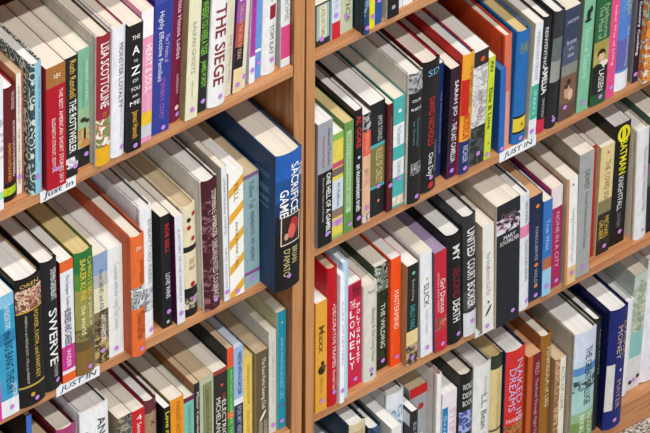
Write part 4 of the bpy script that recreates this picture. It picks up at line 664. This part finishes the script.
     {'L': '34322a', 'pg': 'c', 'bands': [(0.3, 0.48, 'pic:6474b4,a4b4e0,4c5490')], 'txt': [('WORLD', 0.1, 0.74, 0.55, 0.09, 'e6e6e6', 'h'), ('DESK', 0.17, 0.7, 0.55, 0.08, 'e6e6e6', 'h'), ('BOOK', 0.235, 0.7, 0.55, 0.08, 'e6e6e6', 'h'), ('ATLAS', 0.55, 0.7, 0.5, 0.08, 'd6d6d6', 'h')], 'st': None, 'lean': 0.0}),
    ('R3', 'H', 0.2912, 0.0311, -0.0036, 0.2332, 'e0e0de', 'off white hardcover with slim grey script capitals',
     {'pg': 'w', 'L': 'b4b2ac', 'flap': '3c3c3c', 'txt': [('L.L. Bean', 0.24, 0.52, 0.5709, 0.3242, '6c7674'), ('THE MAKING OF AN', 0.56, 0.9, 0.5709, 0.1526, 'a4a8a4'), ('LEON GORMAN', 0.1, 0.26, 0.6185, 0.1144, 'a8aca8')], 'st': None, 'lean': 0.0}),
    ('R3', 'H', 0.3228, 0.0218, -0.0008, 0.2327, 'd6c490', 'tan cream hardcover with dark green head, right of off white one',
     {'pg': 'y', 'bands': [(0, 0.1, '3a4232'), (0.6, 0.62, '6a6248')], 'txt': [('A COUNTRY LIFE READER', 0.14, 0.6, 0.5952, 0.1799, 'bfae78')], 'st': None, 'lean': 0.0}),
    ('R3', 'H', 0.3472, 0.0354, -0.0044, 0.2283, 'cf3530', 'red hardcover with pale lilac lettering and brown picture foot',
     {'L': '28345c', 'pg': 'w', 'flap': '26324e', 'bands': [(0.62, 1, 'pic:c23830,8c5a30,b08c50,cf3530')], 'txt': [('NAKED IN', 0.08, 0.6, 0.66, 0.3, 'cfb8dc'), ('DREAMS', 0.14, 0.5, 0.32, 0.3, 'cfb8dc'), ('FAVORITES', 0.58, 0.8, 0.5, 0.06, 'f0e4e0', 'h')], 'st': None, 'lean': 0.0}),
    ('R3', 'P', 0.3855, 0.0236, -0.0040, 0.2012, '7c2634', 'maroon paperback with orange stripe at the left of its spine',
     {'pg': 'o', 'L': 'b8602c', 'cols': [(0, 0.34, 'c0602a')], 'txt': [('WILD', 0.08, 0.2, 0.7, 0.3, 'd8a4a4'), ('The Road Through Night Tale', 0.24, 0.8, 0.66, 0.26, 'd8b4b4')], 'st': None, 'lean': 0.0}),
    ('R3', 'H', 0.4097, 0.0203, -0.0019, 0.2225, '9a6c2a', 'golden brown hardcover with cream capitals down spine',
     {'L': '8c5a34', 'pg': 'c', 'flap': '5c4630', 'txt': [('PENINSULA of LIES', 0.1, 0.62, 0.659, 0.3837, 'e8dcb4')], 'st': None, 'lean': 0.0}),
    ('R3', 'P', 0.4326, 0.0188, -0.0069, 0.1706, 'e6e2d4', 'cream paperback with brown floral left side beneath blue white hardcover',
     {'L': 'b08c68', 'pg': 't', 'cols': [(0, 0.45, 'pic:b08c68,8c6444,c8a884')], 'txt': [('ACTS OF LUCK', 0.1, 0.6, 0.72, 0.3, 'a4a090')], 'bands': [], 'st': None, 'lean': 0.0}),
    ('R3', 'H', 0.4540, 0.0401, -0.0227, 0.2144, 'c3d2e0', 'thick pale blue to green hardcover with flood photograph and dark capitals',
     {'L': 'a89e90', 'pg': 'w', 'flap': '3c4440', 'bands': [(0, 0.24, 'cdd6e6'), (0.3, 0.37, '5f90c4'), (0.37, 0.42, '9cc0cc'), (0.42, 0.52, 'pic:6c8c94,a4c4c8,3c5458'), (0.52, 0.72, 'a8ccc8'), (0.72, 0.8, '98b890'), (0.8, 1, '7c9c58')], 'txt': [('THE GREAT DELUGE', 0.14, 0.66, 0.62, 0.3, '46545c'), ('DOUGLAS', 0.74, 0.95, 0.78, 0.2, 'eef2ea'), ('BRINKLEY', 0.74, 0.97, 0.42, 0.2, 'eef2ea')], 'st': None, 'lean': 0.0}),
    ('R3', 'H', 0.4947, 0.0137, -0.0138, 0.2163, '2c3030', 'thin black green hardcover between pale blue and navy ones',
     {'pg': 'w', 'txt': [('FIELD NOTES', 0.1, 0.5, 0.7354, 0.2117, '9aa09a')], 'st': None, 'lean': 0.0}),
    ('R3', 'H', 0.5090, 0.0336, -0.0265, 0.2285, '1e2a74', 'thick navy blue hardcover with gold lettering and a pale printed panel on spine',
     {'L': '141c4c', 'pg': 'w', 'flap': '1c2450', 'patch': [(0.03, 0.4, 0.45, 0.84, 'd2cfcb')], 'txt': [('MONEY', 0.14, 0.42, 0.56, 0.26, 'c8b49c'), ('DARK', 0.12, 0.42, 0.86, 0.2, 'b4a08c'), ('MAYER', 0.6, 0.84, 0.66, 0.24, 'b49c8c')], 'em': ('c4d0ec', 0.7, 0.52, 0.2), 'st': (0.55, 0.93), 'stg': 1, 'lean': 0.0189}),
    ('R3', 'H', 0.5698, 0.0153, 0.0145, 0.1833, 'e6e6ea', 'thin white hardcover right of the navy blue one',
     {'pg': 'w', 'L': 'd8d8d8', 'st': None, 'lean': 0.0297}),
    ('R3', 'P', 0.5857, 0.0238, 0.0182, 0.2222, 'c4ccc4', 'pale grey green paperback with landscape and small dark marks at foot',
     {'pg': 'c', 'bands': [(0.1, 0.5, 'pic:b8c4b4,c8ccbc,9cac98'), (0.5, 0.72, '8fc0bc'), (0.72, 1, 'd8d4d4')], 'txt': [('ADJACENT COUNTRY', 0.06, 0.5, 0.5263, 0.4737, '9aa48c')], 'st': (0.5263, 0.92), 'dots': [('3c3c3c', 0.2421, 0.93), ('3c3c3c', 0.8105, 0.9)], 'lean': 0.0297}),
    ('R3', 'H', 0.6101, 0.0435, 0.0169, 0.2347, 'e3e1e8', 'broad white hardcover at right end, cut by photo edge',
     {'pg': 'w', 'txt': [], 'st': (0.4511, 0.9), 'L': 'b8b0a8', 'lean': 0.0297}),
    ('R3', 'H', 0.6542, 0.0311, 0.0149, 0.2281, '7c7c7c', 'grey hardcover beyond right photo edge, only page tops show',
     {'pg': 'w', 'L': '5c5c5c', 'st': None, 'lean': 0.0297}),
]
for b in BOOKS: make_book(*b)
